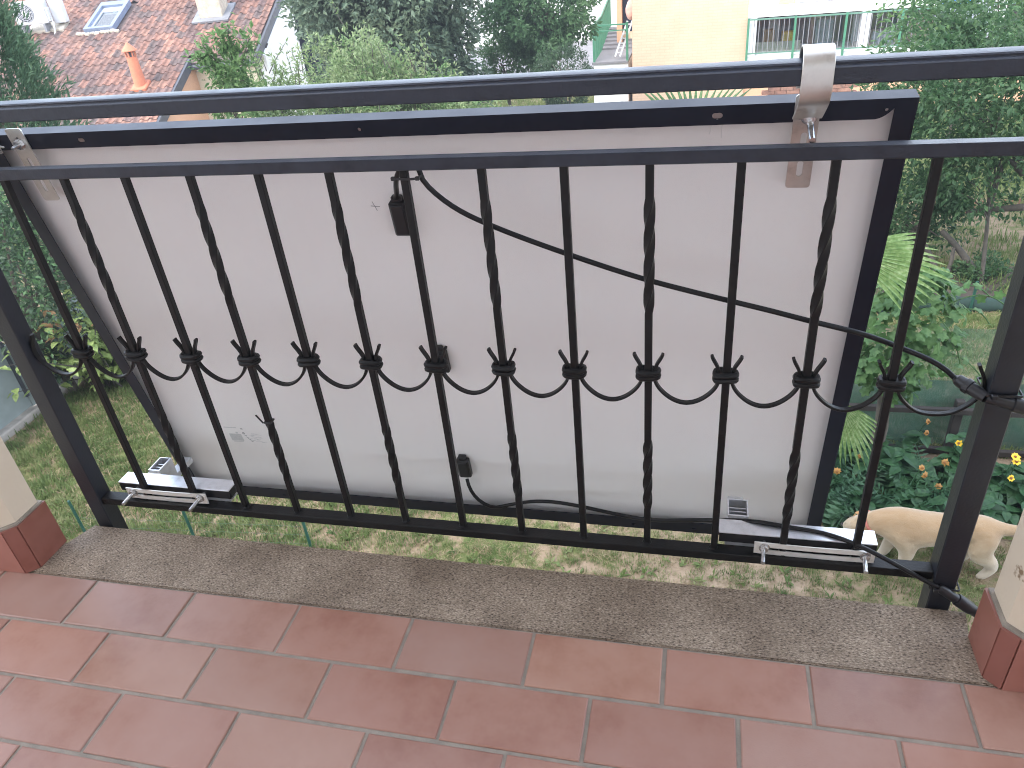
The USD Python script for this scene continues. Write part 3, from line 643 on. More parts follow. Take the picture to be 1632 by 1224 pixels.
def tie(label, pts, knots):
    t = thing('cable_tie', label, 'cable tie', pts[0])
    obj('strap', sweep_rect(np.array(pts), .0036, .0014, (0, 0, 1)), M['black_plastic'], t)
    for k in knots:
        k = np.array(k); obj('lock', bx(k[0] - .0035, k[0] + .0035, k[1] - .003, k[1] + .003, k[2] - .003, k[2] + .003, .001), M['black_plastic'], t)
tie('black cable tie holding the upper cable to the sixth bar under the middle rail', [(.734, -.009, .8085), (.75, -.0095, .8080), (.763, -.0092, .8075), (.7725, -.004, .8070), (.776, .008, .8070)], [(.735, -.008, .8085), (.773, -.004, .807)])
t = thing('cable_tie', 'black cable tie with a stub end on a twisted bar low on the left', 'cable tie', (.375, 0, .322))
obj('strap', join(bx(.3665, .3835, -.0085, .0085, .3175, .3215, .001)), M['black_plastic'], t)
obj('tail', bar((.3660, -.0075, .3190), (.3590, -.0130, .3420), .0034, .0014, (0, 1, 0)), M['black_plastic'], t)
for (z, lab) in ((.4655, 'black cable tie around the thick right post at the upper connector'), (.050, 'black cable tie around the thick right post at the lower connector')):
    t = thing('cable_tie', lab, 'cable tie', (1.651, 0, z))
    q = sbox(1.6295, -.0225, 1.6725, .0205).buffer(.004, 4)
    obj('strap', extrude(q.difference(q.buffer(-.0016)), .004, (0, 0, z - .002)), M['black_plastic'], t)
    obj('lock', bx(1.632, 1.640, -.0335, -.0268, z - .004, z + .004, .001), M['black_plastic'], t)

HAZE = .0012
# ================================================================== FOLIAGE TOOLS
def leafset(c, size, rg, nrm=None, aspect=.55, spread=1.0, droop=0.0, fold=.25, axis=None):
    """Leaves: two folded triangles pairs each; c (n x 3) bases. Returns (vertices, faces)."""
    c = np.asarray(c, float); n = len(c)
    a = rg.normal(size=(n, 3)) * spread
    if nrm is not None: a = a + nrm
    if axis is not None: a = a * .35 + axis
    a[:, 2] -= droop
    a /= np.linalg.norm(a, axis=1, keepdims=True) + 1e-9
    u = rg.normal(size=(n, 3)) + np.array([0, 0, 1.6]); u -= a * (u * a).sum(1, keepdims=True); u /= np.linalg.norm(u, axis=1, keepdims=True) + 1e-9
    s = np.cross(a, u)
    L = (np.asarray(size) * rg.uniform(.65, 1.3, n))[:, None]
    b = c; t = c + a * L; m = c + a * L * .45
    l = m + s * L * aspect / 2 + u * L * fold * aspect; r = m - s * L * aspect / 2 + u * L * fold * aspect
    v = np.stack([b, l, t, r], 1).reshape(-1, 3)
    k = np.arange(n)[:, None] * 4
    f = np.concatenate([k + np.array([[0, 2, 1]]), k + np.array([[0, 3, 2]])], 0)
    return v, f
def merge(sets):
    V, F, o = [], [], 0
    for v, f in sets:
        V.append(v); F.append(f + o); o += len(v)
    return np.vstack(V), np.vstack(F)
def crown_points(rg, centre, rad, n, clumps, tight=.30, hollow=.45, flat=1.0):
    """points in clumps spread through an ellipsoid, denser near its skin, and their outward directions."""
    centre, rad = np.array(centre, float), np.array(rad, float)
    d = rg.normal(size=(clumps, 3)); d /= np.linalg.norm(d, axis=1, keepdims=True)
    rr = hollow + (1 - hollow) * rg.uniform(0, 1, (clumps, 1)) ** .6
    rr *= rg.uniform(.82, 1.14, (clumps, 1))
    cc = d * rr
    sz = tight * rg.uniform(.55, 1.3, clumps)
    k = rg.integers(0, clumps, n)
    q = rg.normal(size=(n, 3)); q /= np.linalg.norm(q, axis=1, keepdims=True); q *= rg.uniform(.3, 1, (n, 1)) ** .5
    p = cc[k] + q * sz[k][:, None] * np.array([1, 1, flat])
    return centre + p * rad, q + d[k] * .5
def limbs(rg, base, top, r0, targets, n_seg=7):
    """a tapered trunk with limbs that reach to the targets."""
    base, top = np.array(base, float), np.array(top, float)
    mid = (base + top) / 2 + rg.normal(size=3) * np.linalg.norm(top - base) * .04
    tr = spline([base, mid, top], 10)
    out = [tube(tr, np.linspace(r0, r0 * .45, 10), 9)]
    for t in targets:
        i = rg.integers(4, 10); s = tr[i]; t = np.array(t, float)
        m = (s + t) / 2 + np.array([0, 0, .12]) * np.linalg.norm(t - s) + rg.normal(size=3) * .06 * np.linalg.norm(t - s)
        q = spline([s, m, t], n_seg); out.append(tube(q, np.linspace(r0 * .42, r0 * .08, n_seg), 6))
    return join(out)
def tree(name, label, cat, base, centre, rad, n, size, mats, seed, clumps=60, tight=.3, hollow=.4, r0=.1, group=None, aspect=.5, droop=.2, bark='bark', nl=10, lone=None, flat=1.0):
    rg = np.random.default_rng(seed)
    t = thing(name, label, cat, base, group)
    d = rg.normal(size=(nl, 3)); d /= np.linalg.norm(d, axis=1, keepdims=True)
    targ = np.array(centre) + d * np.array(rad) * .75
    obj('trunk', limbs(rg, base, np.array(centre) + [0, 0, -.15 * rad[2]], r0, targ), M[bark], t, smooth=True)
    for m, frac, kw in mats:
        p, q = crown_points(rg, centre, rad, int(n * frac), clumps, tight, hollow, flat)
        obj('crown', leafset(p, size, rg, q, aspect, .8, droop), M[m], t, kind='stuff')
    return t
def blade_pts(rg, P_, n, r):
    pass

# ================================================================== THE HOUSE ON THE LEFT
RA = np.array([-11.677, 16.466, -2.022]); _ph, _az = math.radians(20), math.radians(-10)
RU = np.array([math.sin(_az) * math.cos(_ph), math.cos(_az) * math.cos(_ph), math.sin(_ph)])
RR = np.array([math.cos(_az), -math.sin(_az), 0.0]); RN = np.cross(RR, RU)
def rp(r, u, n=0.0):
    return RA + RR * r + RU * u + RN * n
def on_roof(px, py, n=0.0):
    X = on_plane(px, py, RA + RN * n, RN) - RA
    return X @ RR, X @ RU
RX = [RR, RU, RN]
RFLAT = np.array([RU[0], RU[1], 0]); RFLAT /= np.linalg.norm(RFLAT)     # horizontal uphill direction
hs = thing('tiled_roof_house', 'cream house under a large weathered red tiled roof with skylight and chimneys, upper left', 'house', rp(-3, 2) * [1, 1, 0] + [0, 0, -4.6])
TW, TH = .222, .345
U_LOW, U_EAVE, R1, R2, U_TOP, R0 = -2.4, 1.17, .03, 1.84, 7.2, -8.2
roof_base = [sbox(R0, U_LOW, R1, U_TOP), sbox(R1, U_EAVE, R2, U_TOP)]
rb = extrude(unary_union(roof_base), -.10, rp(0, 0, -.035), tuple(RR), tuple(RU))
roof = obj('roof', rb, ROOFS[3], hs)
def tile_shape(r0, u0, rg):
    # a half-round cover tile and the flat pan beside it, overlapping the course below
    w = TW; L = TH * 1.12; lift = .018
    prof = [(0, .0), (.02, .012), (.045, .042), (.075, .055), (.105, .044), (.13, .014), (.15, .002), (w, .0)]
    dz = rg.uniform(-.004, .006); skew = rg.uniform(-.006, .006)
    v, f = [], []
    for (du, dn) in ((0.0, lift), (L, 0.0)):
        for a, h in prof:
            v.append(rp(r0 + a + skew * (du > 0), u0 + du, h * (1.0 if du == 0 else .86) + dn + dz))
    for a, h in prof:      # the thick lower edge
        v.append(rp(r0 + a, u0 + .001, h * 1.0 + lift + dz - .018))
    S = len(prof)
    for j in range(S - 1):
        f += [[j, j + 1, S + j + 1], [j, S + j + 1, S + j], [2 * S + j, 2 * S + j + 1, j + 1], [2 * S + j, j + 1, j]]
    return np.array(v), np.array(f)
rg = np.random.default_rng(21)
cand = []
skip = [(-3.62, -2.50, 3.12, 4.86), (-.30, .62, 3.10, 4.1)]
for iu in range(int((U_TOP - U_LOW) / TH)):
    for ir in range(int((R2 - R0) / TW) + 1):
        r0 = R0 + ir * TW; u0 = U_LOW + iu * TH
        if r0 > R2 - .1 or (r0 > R1 - .12 and u0 < U_EAVE - .05): continue
        if any(a - .1 < r0 < b - .1 and c - .2 < u0 < d - .1 for a, b, c, d in skip): continue
        cand.append((r0, u0))
def visible_rank(c):
    P_ = rp(*c); d = P_ - EYE; q = d @ CAMM; u_, v_ = 816 + FPX * q[0] / -q[2], 612 - FPX * q[1] / -q[2]
    ok = -15 < u_ < 460 and -15 < v_ < 152 and not (u_ < 80 - max(0, 60 - v_) * .3)
    return (0 if ok else 1, np.linalg.norm(d))
cand.sort(key=visible_rank)
pool = {}
for k, (r0, u0) in enumerate(cand):
    ts = tile_shape(r0, u0, rg)
    n_ = meshkit.noise(np.array([[r0 * .5, u0 * .5, 3.0]]))[0]
    w = np.array([.34, .27, .12 + max(0, n_) * .3, .20 + max(0, -n_) * .4, .05 + max(0, n_) * .15]); m = rg.choice(5, p=w / w.sum())
    if k < 300:
        obj('roof_tile', ts, ROOFS[m], roof)
    else:
        pool.setdefault(m, []).append(ts)
for m, L in pool.items():
    obj('roof_tile_field', merge(L), ROOFS[m], roof, kind='stuff')
# verge boards, gutter
def verge(r, u0, u1):
    return obox(rp(r + .03, (u0 + u1) / 2, -.04), RX, [.030, (u1 - u0) / 2, .11])
obj('verge_board', verge(R1 + .06, U_LOW, U_EAVE + .05), M['dark_metal'], hs)
obj('verge_board', verge(R2 + .05, U_EAVE - .12, U_TOP), M['dark_metal'], hs)
gp = [rp(r, U_EAVE - .10, -.10) for r in np.linspace(R1 + .14, R2 + .03, 6)]
obj('gutter', tube(gp, .065, 10), M['dark_metal'], hs, smooth=True)
gp = [rp(r, U_LOW - .08, -.10) for r in np.linspace(R0, R1 + .05, 6)]
obj('gutter', tube(gp, .065, 10), M['dark_metal'], hs, smooth=True)
# walls: gable wall below the right verge, the lower wing's end wall, the front walls (vertical prisms under the roof)
def wall_under(r, u0, u1, inset, mat_, name='wall', thick=.3):
    a, b = rp(r - inset, u0), rp(r - inset, u1); zb = -5.0
    q = [(0, zb), (np.linalg.norm((b - a)[:2]), zb), (np.linalg.norm((b - a)[:2]), b[2] - .16), (0, a[2] - .16)]
    d = (b - a) * [1, 1, 0]; d /= np.linalg.norm(d)
    obj(name, extrude(Polygon(q), thick, (a[0], a[1], 0), tuple(d), (0, 0, 1)), mat_, hs)
wall_under(R2, U_EAVE + .35, 4.8, .12, M['wall_white'])
wall_under(R1, U_LOW + .3, U_EAVE + .3, .22, M['wall_peach'])
a, b = rp(R1 - .2, U_EAVE + .36), rp(R2 - .13, U_EAVE + .36)
obj('wall', bar(np.array([a[0], a[1], -3.4]), np.array([b[0], b[1], -3.4]), .25, 3.0), M['wall_cream'], hs)
a, b = rp(R0, U_LOW + .4), rp(R1 - .25, U_LOW + .4)
obj('wall', bar(np.array([a[0], a[1], -4.3]), np.array([b[0], b[1], -4.3]), .25, 2.0), M['wall_cream'], hs)
bd = rp(R2 + .03, U_EAVE + .75, -.22)
obj('beam_end', obox(bd, RX, [.12, .10, .09]), M['wood_dark'], hs)
# skylight
r0, r1, u0, u1 = -3.48, -2.62, 3.22, 4.74
fr = sbox(r0, u0, r1, u1).difference(sbox(r0 + .10, u0 + .10, r1 - .10, u1 - .22))
sk = obj('skylight', extrude(fr, .14, rp(0, 0, .0), tuple(RR), tuple(RU)), M['skylight_frame'], hs)
obj('sash', extrude(sbox(r0 + .10, u0 + .10, r1 - .10, u1 - .22).difference(sbox(r0 + .17, u0 + .17, r1 - .17, u1 - .46)), .07, rp(0, 0, .0), tuple(RR), tuple(RU)), M['grey_cloth'], sk)
obj('pane', extrude(sbox(r0 + .17, u0 + .17, r1 - .17, u1 - .46), .012, rp(0, 0, .035), tuple(RR), tuple(RU)), M['pane'], sk)
obj('blind', extrude(sbox(r0 + .17, u0 + .17, r1 - .17, u1 - .46), .004, rp(0, 0, -.02), tuple(RR), tuple(RU)), M['curtain'], sk)
rg = np.random.default_rng(5)
for k in range(9):
    rr = r0 - .15 + k * .14
    obj('mortar_patch', obox(rp(rr, u0 - .07 + rg.uniform(-.05, .03), .045), RX, [.065, rg.uniform(.03, .06), .03], .01), M['mortar'], hs)
# plastered chimney
cb = rp(.18, 3.62); w = .33
ch = [obox([cb[0], cb[1], cb[2] + .55], [[RR[0], RR[1], 0], list(RFLAT), [0, 0, 1]], [w, .30, 1.1], .02)]
cm = obj('chimney', join(ch), M['chimney_plaster'], hs)
obj('chimney_cap', obox([cb[0], cb[1], cb[2] + 1.70], [[RR[0], RR[1], 0], list(RFLAT), [0, 0, 1]], [w + .08, .38, .05], .01), M['chimney_plaster'], cm)
obj('flashing', extrude(sbox(-.33, 3.10, .70, 4.05).difference(sbox(-.14, 3.30, .50, 3.95)), .05, rp(0, 0, .03), tuple(RR), tuple(RU)), M['flashing'], cm)
# terracotta vent pipe with its cowl
vb = rp(-.86, .16); vh = .92
vt = obj('vent_pipe', tube([vb - [0, 0, .25], vb + [0, 0, .0], vb + [0, 0, vh - .26], vb + [0, 0, vh - .2]], [.155, .15, .125, .125], 16), M['terracotta'], hs, smooth=40)
for k in range(8):
    a = k * math.pi / 4 + .2; d = np.array([math.cos(a), math.sin(a), 0])
    obj('cowl_bar', bar(vb + d * .115 + [0, 0, vh - .2], vb + d * .115 + [0, 0, vh - .06], .035, .03, d), M['terracotta'], vt)
obj('cowl_inner', cyl(vb + [0, 0, vh - .2], vb + [0, 0, vh - .06], .07, 12), M['interior'], vt)
obj('cowl_cap', tube([vb + [0, 0, vh - .07], vb + [0, 0, vh - .055], vb + [0, 0, vh + .13]], [.185, .185, .01], 16), M['terracotta'], vt, smooth=35)
obj('vent_foot', obox(vb + RN * .02, RX, [.20, .22, .06], .02), M['terracotta'], vt)
# air conditioner standing on the roof, on a bracket
az_ = math.radians(18)
AX = np.array([math.cos(az_), math.sin(az_), 0]); AY = np.array([-math.sin(az_), math.cos(az_), 0])
ab = on_plane(58, 40, RA + RN * .25, RN) + np.array([0, 0, .02])
ac = thing('air_conditioner', 'white outdoor air conditioner unit standing on the tiled roof at upper left', 'air conditioner', ab)
def ao(cx, cy, cz, hx, hy, hz, ch=0.): return obox(ab + AX * cx + AY * cy + [0, 0, cz], [AX, AY, [0, 0, 1]], [hx, hy, hz], ch)
obj('casing', ao(0, 0, .30, .43, .16, .29, .02), M['white_paint'], ac)
fc = ab + AX * -.12 + AY * -.162 + np.array([0, 0, .31])
obj('fan_opening', cyl(fc, fc + AY * -.004, .235, 28), M['dark_metal'], ac, smooth=30)
rings = [tube([fc + AY * -.016 + AX * (r_ * math.cos(a)) + np.array([0, 0, r_ * math.sin(a)]) for a in np.linspace(0, 2 * math.pi, 29)], .006, 5) for r_ in (.06, .10, .14, .18, .225)]
rings += [cyl(fc + AY * -.016, fc + AY * -.016 + AX * .225 * math.cos(a) + np.array([0, 0, .225 * math.sin(a)]), .005, 5) for a in np.arange(12) * math.pi / 6]
obj('fan_grille', join(rings), M['white_paint'], ac)
obj('fan_hub', cyl(fc + AY * -.006, fc + AY * -.022, .055, 16), M['white_paint'], ac, smooth=30)
obj('valve_cover', ao(.455, -.03, .22, .025, .10, .17, .01), M['white_paint'], ac)
obj('pipe', tube(spline([ab + AX * .46 + AY * -.02 + [0, 0, .18], ab + AX * .50 + AY * -.08 + [0, 0, -.05], ab + AX * .46 + AY * -.12 + [0, 0, -.30]], 12), .025, 8), M['white_paint'], ac, smooth=True)
for s in (-1, 1):
    obj('bracket_leg', ao(s * .30, -.02, -.10, .025, .19, .10), M['flashing'], ac)
box_ = obox(ab + AX * .64 + AY * .20 + [0, 0, .30], [AX, AY, [0, 0, 1]], [.16, .14, .34], .02)
obj('side_housing', box_, M['white_paint'], ac)
tag(obj('roof_patch', obox(rp(-4.75, 3.72, .05), RX, [.55, .26, .05], .02), M['mortar']), 'pale mossy mortar patch on the roof below the air conditioner', 'roof patch')

# navy outbuilding behind the gable
nb = far(474, 20, 27)
o = thing('dark_outbuilding', 'dark navy shed wall in shade between the white gable and the tall dark tree', 'shed', (nb[0], nb[1], -4.6))
obj('wall', bx(nb[0] - 1.6, nb[0] + 1.1, nb[1], nb[1] + 2.5, -4.7, 1.3), M['navy'], o)
obj('roof', bx(nb[0] - 1.8, nb[0] + 1.3, nb[1] - .15, nb[1] + 2.7, 1.3, 1.45), M['dark_metal'], o)
# far white house behind the trees
wh = thing('white_house', 'bright white house far behind the round tree, its window half hidden', 'house', (-5.0, 38, -4.6))
obj('wall', bx(-10.4, -1.0, 36, 42, -4.6, 2.6), M['wall_white'], wh)
wn = obj('window', bx(-4.1, -2.9, 35.93, 36.0, -2.4, -1.0), M['white_paint'], wh); obj('pane', bx(-4.0, -3.0, 35.91, 35.93, -2.3, -1.1), M['glass_black'], wn)
obj('roof', bx(-12.8, -.7, 35.6, 42.3, 2.6, 2.8), M['terracotta'], wh)

# yard between the gardens
obj('paved_yard', (np.array([(-16., 28.5, -4.492), (-.9, 28.5, -4.492), (-.9, 35.9, -4.492), (-16., 35.9, -4.492)]), np.array([[0, 1, 2, 3]])), M['paving'], kind='structure')

# ================================================================== THE BRICK HOUSE ON THE RIGHT
FY = 21.79
bh = thing('brick_house', 'pale orange brick house with a white framed ground floor balcony, upper right', 'house', (4, FY + 4, -4.5))
X0, XW, X9 = -.76, 2.28, 13.0
obj('wall', bx(X0, XW, FY, FY + 9, -4.5, 3.2), M['brick'], bh)
obj('back_wall', bx(XW + .001, X9, FY + 1.5, FY + 9, -4.5, 3.2), M['wall_peach'], bh)
obj('balcony_base', bx(XW + .001, X9, FY + .1, FY + 1.499, -4.5, -3.18), M['wall_peach'], bh)
obj('balcony_floor', bx(XW + .002, X9, FY - .05, FY + 1.498, -3.18, -3.0), M['wall_white'], bh)
obj('white_beam', bx(XW + .002, X9, FY - .02, FY + .25, -2.045, -1.80), M['wall_white'], bh)
for x in (2.30, 5.10, 8.2):
    obj('column', bx(x, x + .22, FY + .0, FY + .24, -2.999, -2.046), M['wall_white'], bh)
# windows above the beam
obj('upper_wall', bx(XW + .003, X9, FY + .26, FY + .45, -1.799, 1.2), M['wall_white'], bh)
for (x0, x1, m) in ((2.5, 2.72, 'curtain'), (2.95, 3.5, 'wall_peach'), (4.75, 5.2, 'wall_peach'), (5.2, 6.0, 'wall_peach')):
    pass
for (x0, x1, z0) in ((3.62, 4.38, -1.72), (5.72, 6.5, -1.70)):
    wn = obj('window', bx(x0 - .12, x1 + .12, FY + .20, FY + .262, z0 - .06, 0), M['white_paint'], bh)
    obj('pane', bx(x0, x1, FY + .185, FY + .199, z0, -.06), M['glass_black'], wn)
for (x0, x1) in ((3.05, 3.45), (4.62, 5.45)):
    obj('brick_pier', bx(x0, x1, FY + .21, FY + .261, -1.79, 0.5), M['wall_peach'], bh)
# veranda openings: dark interior with pale clutter behind glass
obj('dark_opening', bx(2.55, X9, FY + 1.42, FY + 1.499, -2.98, -2.06), M['interior'], bh)
rg = np.random.default_rng(17)
for x0, x1 in ((2.53, 5.09), (5.33, 8.19)):
    obj('veranda_glass', bx(x0, x1, FY + .30, FY + .306, -2.99, -2.05), M['pane'], bh)
for k in range(3):
    x = 2.9 + k * 1.1; obj('curtain', bx(x, x + .30, FY + 1.25, FY + 1.29, -2.98, -2.10), M['curtain'] if k != 1 else M['pink_cloth'], bh)
for (x, w_, h_, m, lab) in ((2.75, .30, .50, 'petal_old', None), (3.25, .35, .42, 'petal', None), (4.1, .45, .70, 'grey_cloth', None), (5.55, .55, .32, 'white_paint', None), (6.5, .5, .55, 'pink_cloth', None)):
    obj('stored_box', bx(x, x + w_, FY + .8, FY + 1.1, -2.999, -2.999 + h_, .02), M[m], bh)
obj('parapet_panel', bx(2.54, 3.7, FY + .32, FY + .36, -2.999, -2.72), M['wall_cream'], bh)
# green balcony railing: rail, posts, thin bars
ry = FY - .10
br = obj('balcony_railing', join(bx(XW, X9, ry - .02, ry + .02, -2.10, -2.065), bx(XW, X9, ry - .015, ry + .015, -2.93, -2.90)), M['green_pale'], bh)
for x in (2.30, 3.475, 4.72, 6.05, 7.4):
    obj('railing_post', bx(x - .028, x + .028, ry - .028, ry + .028, -3.10, -2.05), M['green_paint'], br)
for k in range(40):
    x = 2.45 + k * .125
    if min(abs(x - q) for q in (2.30, 3.475, 4.72, 6.05, 7.4)) < .05: continue
    obj('railing_bar', bx(x - .009, x + .009, ry - .009, ry + .009, -2.90, -2.10), M['flashing'], br)
obj('roof', bx(X0 - .5, X9 + .5, FY - .6, FY + 9.5, 3.2, 3.4), M['terracotta'], bh)
# side porch with steps, green railing
st = thing('side_staircase', 'white based outdoor stair landing with green railing left of the brick house corner', 'staircase', (-1.6, 23, -4.5))
LZ = -2.985
obj('landing', bx(-1.90, X0 - .14, FY + .3, 26.5, -4.5, LZ - .06), M['wall_white'], st)
obj('landing_top', bx(-1.93, X0 - .14, FY + .27, 26.5, LZ - .06, LZ), M['paving'], st)
for k in range(6):
    obj('step', bx(-1.88, X0 - .15, 24.0 + k * .40, 26.4, LZ + k * .05 + .001, LZ + (k + 1) * .05), M['paving'], st)
gr = obj('stair_railing', join(bar((-1.87, FY + .35, LZ + .95), (-1.87, 24.0, LZ + .95), .04, .04), bar((-1.87, 24.0, LZ + .95), (-1.87, 26.4, LZ + 1.25), .04, .04), bar((-1.87, FY + .35, LZ + .95), (X0 - .15, FY + .35, LZ + .95), .04, .04), bar((-1.87, FY + .35, LZ + .80), (X0 - .15, FY + .35, LZ + .80), .03, .03)), M['green_paint'], st)
for k in range(30):
    y = FY + .38 + k * .15; b0 = LZ + max(0, y - 24.0) * .12; t0 = LZ + .95 + max(0, y - 24.0) * .125
    obj('railing_bar', bx(-1.885, -1.855, y - .015, y + .015, b0, t0), M['green_paint'], gr)
for (x, y) in ((-1.87, FY + .35), (X0 - .17, FY + .35)):
    obj('railing_post', bx(x - .03, x + .03, y - .03, y + .03, LZ - .3, LZ + 1.0), M['green_paint'], gr)
obj('porch_pier', bx(-1.47, -1.31, 24.6, 24.9, LZ, 2.0), M['wall_peach'], st)
obj('dark_door', bx(-1.309, X0 - .02, 24.85, 24.95, -2.62, 1.4), M['navy'], st)
obj('porch_wall', bx(-1.309, X0 - .02, 24.86, 24.95, LZ + .06, -2.621), M['wall_cream'], st)
# folded white ladder leaning at the corner, pink cloth above
ld = thing('leaning_ladder', 'folded white ladder leaning on the stair landing against the brick house corner', 'ladder', (-1.2, FY + .6, LZ))
la, lb2 = on_y(984, 89, FY + .45), on_y(1004, 33, FY + .75)
for s in (-.07, .07):
    obj('ladder_rail', bar(la + [s, 0, -.02], lb2 + [s, 0, .0], .05, .03, (0, 1, 0)), M['white_paint'], ld)
for k in range(7):
    q = la + (lb2 - la) * (k + .7) / 7.4
    obj('rung', bar(q + [-.045, 0, 0], q + [.045, 0, 0], .03, .03, (0, 1, 0)), M['white_paint'], ld)
pc = on_y(1003, 18, FY + .75)
cl = trimesh.creation.icosphere(3, 1.0); cl.vertices *= [.13, .10, .26]; cl.vertices += pc + meshkit.fbm(cl.vertices * 7)[:, None] * .05
tag(obj('pink_cloth', cl, M['pink_cloth'], smooth=True), 'pink cloth bundle hanging above the leaning white ladder', 'cloth')
lw = thing('low_brick_wall', 'low red brick garden wall seen under the handrail beside the right hanging hook', 'wall', (4, 16, -3.9))
wa = on_y(1215, 140, 17.0); wb = on_y(1372, 140, 17.0)
for rw in range(6):
    for k in range(int((wb[0] - wa[0]) / .26)):
        x = wa[0] + k * .26 + (.13 if rw % 2 else 0)
        obj('brick', bx(x, x + .25, 17.0, 17.12, wa[2] - .30 + rw * .075, wa[2] - .30 + rw * .075 + .068), ROOFS[2 if (rw * 7 + k * 3) % 4 else 4], lw)
obj('wall_base', bx(wa[0], wb[0] + .1, 17.005, 17.115, float(ground_z(0, 17.)) - .1, wa[2] - .302), M['concrete'], lw)
# grey sheets and blue cloth on a line behind the fruit tree
for (px_, py_, w_, h_, m, lab) in ((1528, -6, .42, .30, 'blue_cloth', 'bright blue cloth hanging behind the fruit tree at the top edge'), (1535, 30, .9, .62, 'grey_cloth', 'grey sheet hanging below the bright blue cloth behind the fruit tree')):
    c = on_y(px_, py_, 14.0 if m == 'blue_cloth' else 14.3)
    g = np.array([[a, b] for b in np.linspace(0, 1, 12) for a in np.linspace(-.5, .5, 16)])
    v = np.c_[c[0] + g[:, 0] * w_, c[1] + .04 * np.sin(g[:, 0] * 14 + g[:, 1] * 2), c[2] + h_ / 2 - g[:, 1] * h_]
    idx = np.arange(len(v)).reshape(12, 16); q = np.stack([idx[:-1, :-1], idx[:-1, 1:], idx[1:, 1:], idx[1:, :-1]], -1).reshape(-1, 4)
    tag(obj('hanging_cloth', (v, q), M[m], smooth=True), lab, 'cloth')

# ================================================================== TREES AND SHRUBS, FAR TO NEAR
def gb(x, y): return np.array([x, y, float(ground_z(x, y)) - .05])
c = far(628, 26, 18.5)
tree('dark_tree', 'tall dense blue green tree in the middle background behind the pale shrubs', 'tree', gb(c[0], c[1]), c, (2.05, 1.7, 2.2), 38000, .15, [('leaf_dark', 1.0, {})], 31, 170, .24, .25, .16)
c = far(530, -4, 20.5)
tree('dark_tree', 'dark tree crown close to the navy shed at the top edge', 'tree', gb(c[0], c[1]), c, (.85, 1.0, 1.5), 12000, .14, [('leaf_dark', 1.0, {})], 32, 60, .28, .35, .12)
c = far(860, 24, 20)
tree('round_tree', 'round mid green tree left of the brick house', 'tree', gb(c[0], c[1]), c, (1.40, 1.2, 1.22), 16000, .12, [('leaf_round', 1.0, {})], 33, 95, .24, .5, .12)
c = far(897, 124, 17.2)
tree('clipped_bush', 'dark clipped ball shaped bush under the round tree', 'bush', gb(c[0], c[1]), c, (.62, .6, .62), 9000, .045, [('leaf_clipped', 1.0, {})], 34, 160, .16, .8, .06)
c = far(800, 92, 21.5)
tree('low_bush', 'low mid green bush at the foot of the round tree by the paved yard', 'bush', gb(c[0], c[1]), c + [0, 0, -.1], (.6, .5, .55), 2500, .09, [('leaf_round', 1.0, {})], 39, 50, .28, .5, .05)
for (u, v, d, rad, n, s, lab) in ((578, 150, 13.5, (1.0, .9, .85), 8000, 41, 'pale yellow green shrub in front of the tall dark tree, nearest the white gable'),
                              (660, 172, 13.0, (1.0, .9, .62), 6000, 42, 'pale green shrub with long shoots right of the palest shrub'),
                              (435, 180, 12.2, (.55, .6, .5), 3200, 43, 'cream flowered light shrub below the white gable wall')):
    c = far(u, v, d)
    t = tree('pale_shrub', lab, 'shrub', gb(c[0], c[1]), c, rad, n, .085, [('leaf_pale', .75, {}), ('leaf_young', .25, {})], s, 80, .26, .3, .04, group=None, aspect=.35)
    rg = np.random.default_rng(s + 100)
    sh, lf = [], []
    for k in range(26):
        a = c + rg.normal(size=3) * np.array(rad) * .5 + [0, 0, rad[2] * .35]; b = a + np.array([rg.normal() * .16, rg.normal() * .1, rg.uniform(.3, .6)])
        q = spline([a, (a + b) / 2 + rg.normal(size=3) * .03, b], 8); sh.append(tube(q, np.linspace(.008, .003, 8), 4))
        lf.append(leafset(np.repeat(q[2:], 4, 0), .075, rg, None, .35, .8, -.5))
    obj('shoots', join(sh), M['bark_grey'], t, kind='stuff'); obj('shoot_leaves', merge(lf), M['leaf_pale'], t, kind='stuff')
c = far(700, 178, 13.5)
tree('pale_shrub', 'low light shrub seen in the gap between handrail and panel, left of the lawn', 'shrub', gb(c[0], c[1]), c, (1.2, .8, .55), 4500, .08, [('leaf_pale', .4, {}), ('leaf_young', .6, {})], 44, 60, .28, .3, .04, aspect=.4)
c = far(366, 125, 11.2)
tree('young_tree', 'young light green tree with upright leafy shoots before the tiled roof eave', 'tree', gb(c[0], c[1]), c + [0, 0, -.12], (.33, .33, .42), 1700, .085, [('leaf_young', 1.0, {})], 45, 26, .34, .2, .035, aspect=.42)
for (u, v, r_, s, lab) in ((367, 62, (.20, .2, .26), 46, None), (330, 88, (.20, .2, .14), 47, None)):
    pass
yt = stage.GetPrimAtPath('/World/young_tree'); rg = np.random.default_rng(60)
for (a, b) in (((378, 110), (364, 42)), ((360, 110), (322, 70)), ((385, 100), (398, 58)), ((350, 120), (312, 92)), ((372, 90), (348, 60))):
    A_, B_ = far(*a, 11.2), far(*b, 11.1); q = spline([A_, (A_ + B_) / 2 + rg.normal(size=3) * .03, B_], 12)
    obj('shoot_stem', tube(q, np.linspace(.012, .004, 12), 5), M['bark'], yt, smooth=True)
    obj('shoot_leaves', leafset(np.repeat(q[3:], 9, 0) + rg.normal(size=(9 * 9, 3)) * .06, .10, rg, None, .42, 1., -.2), M['leaf_young'], yt, kind='stuff')
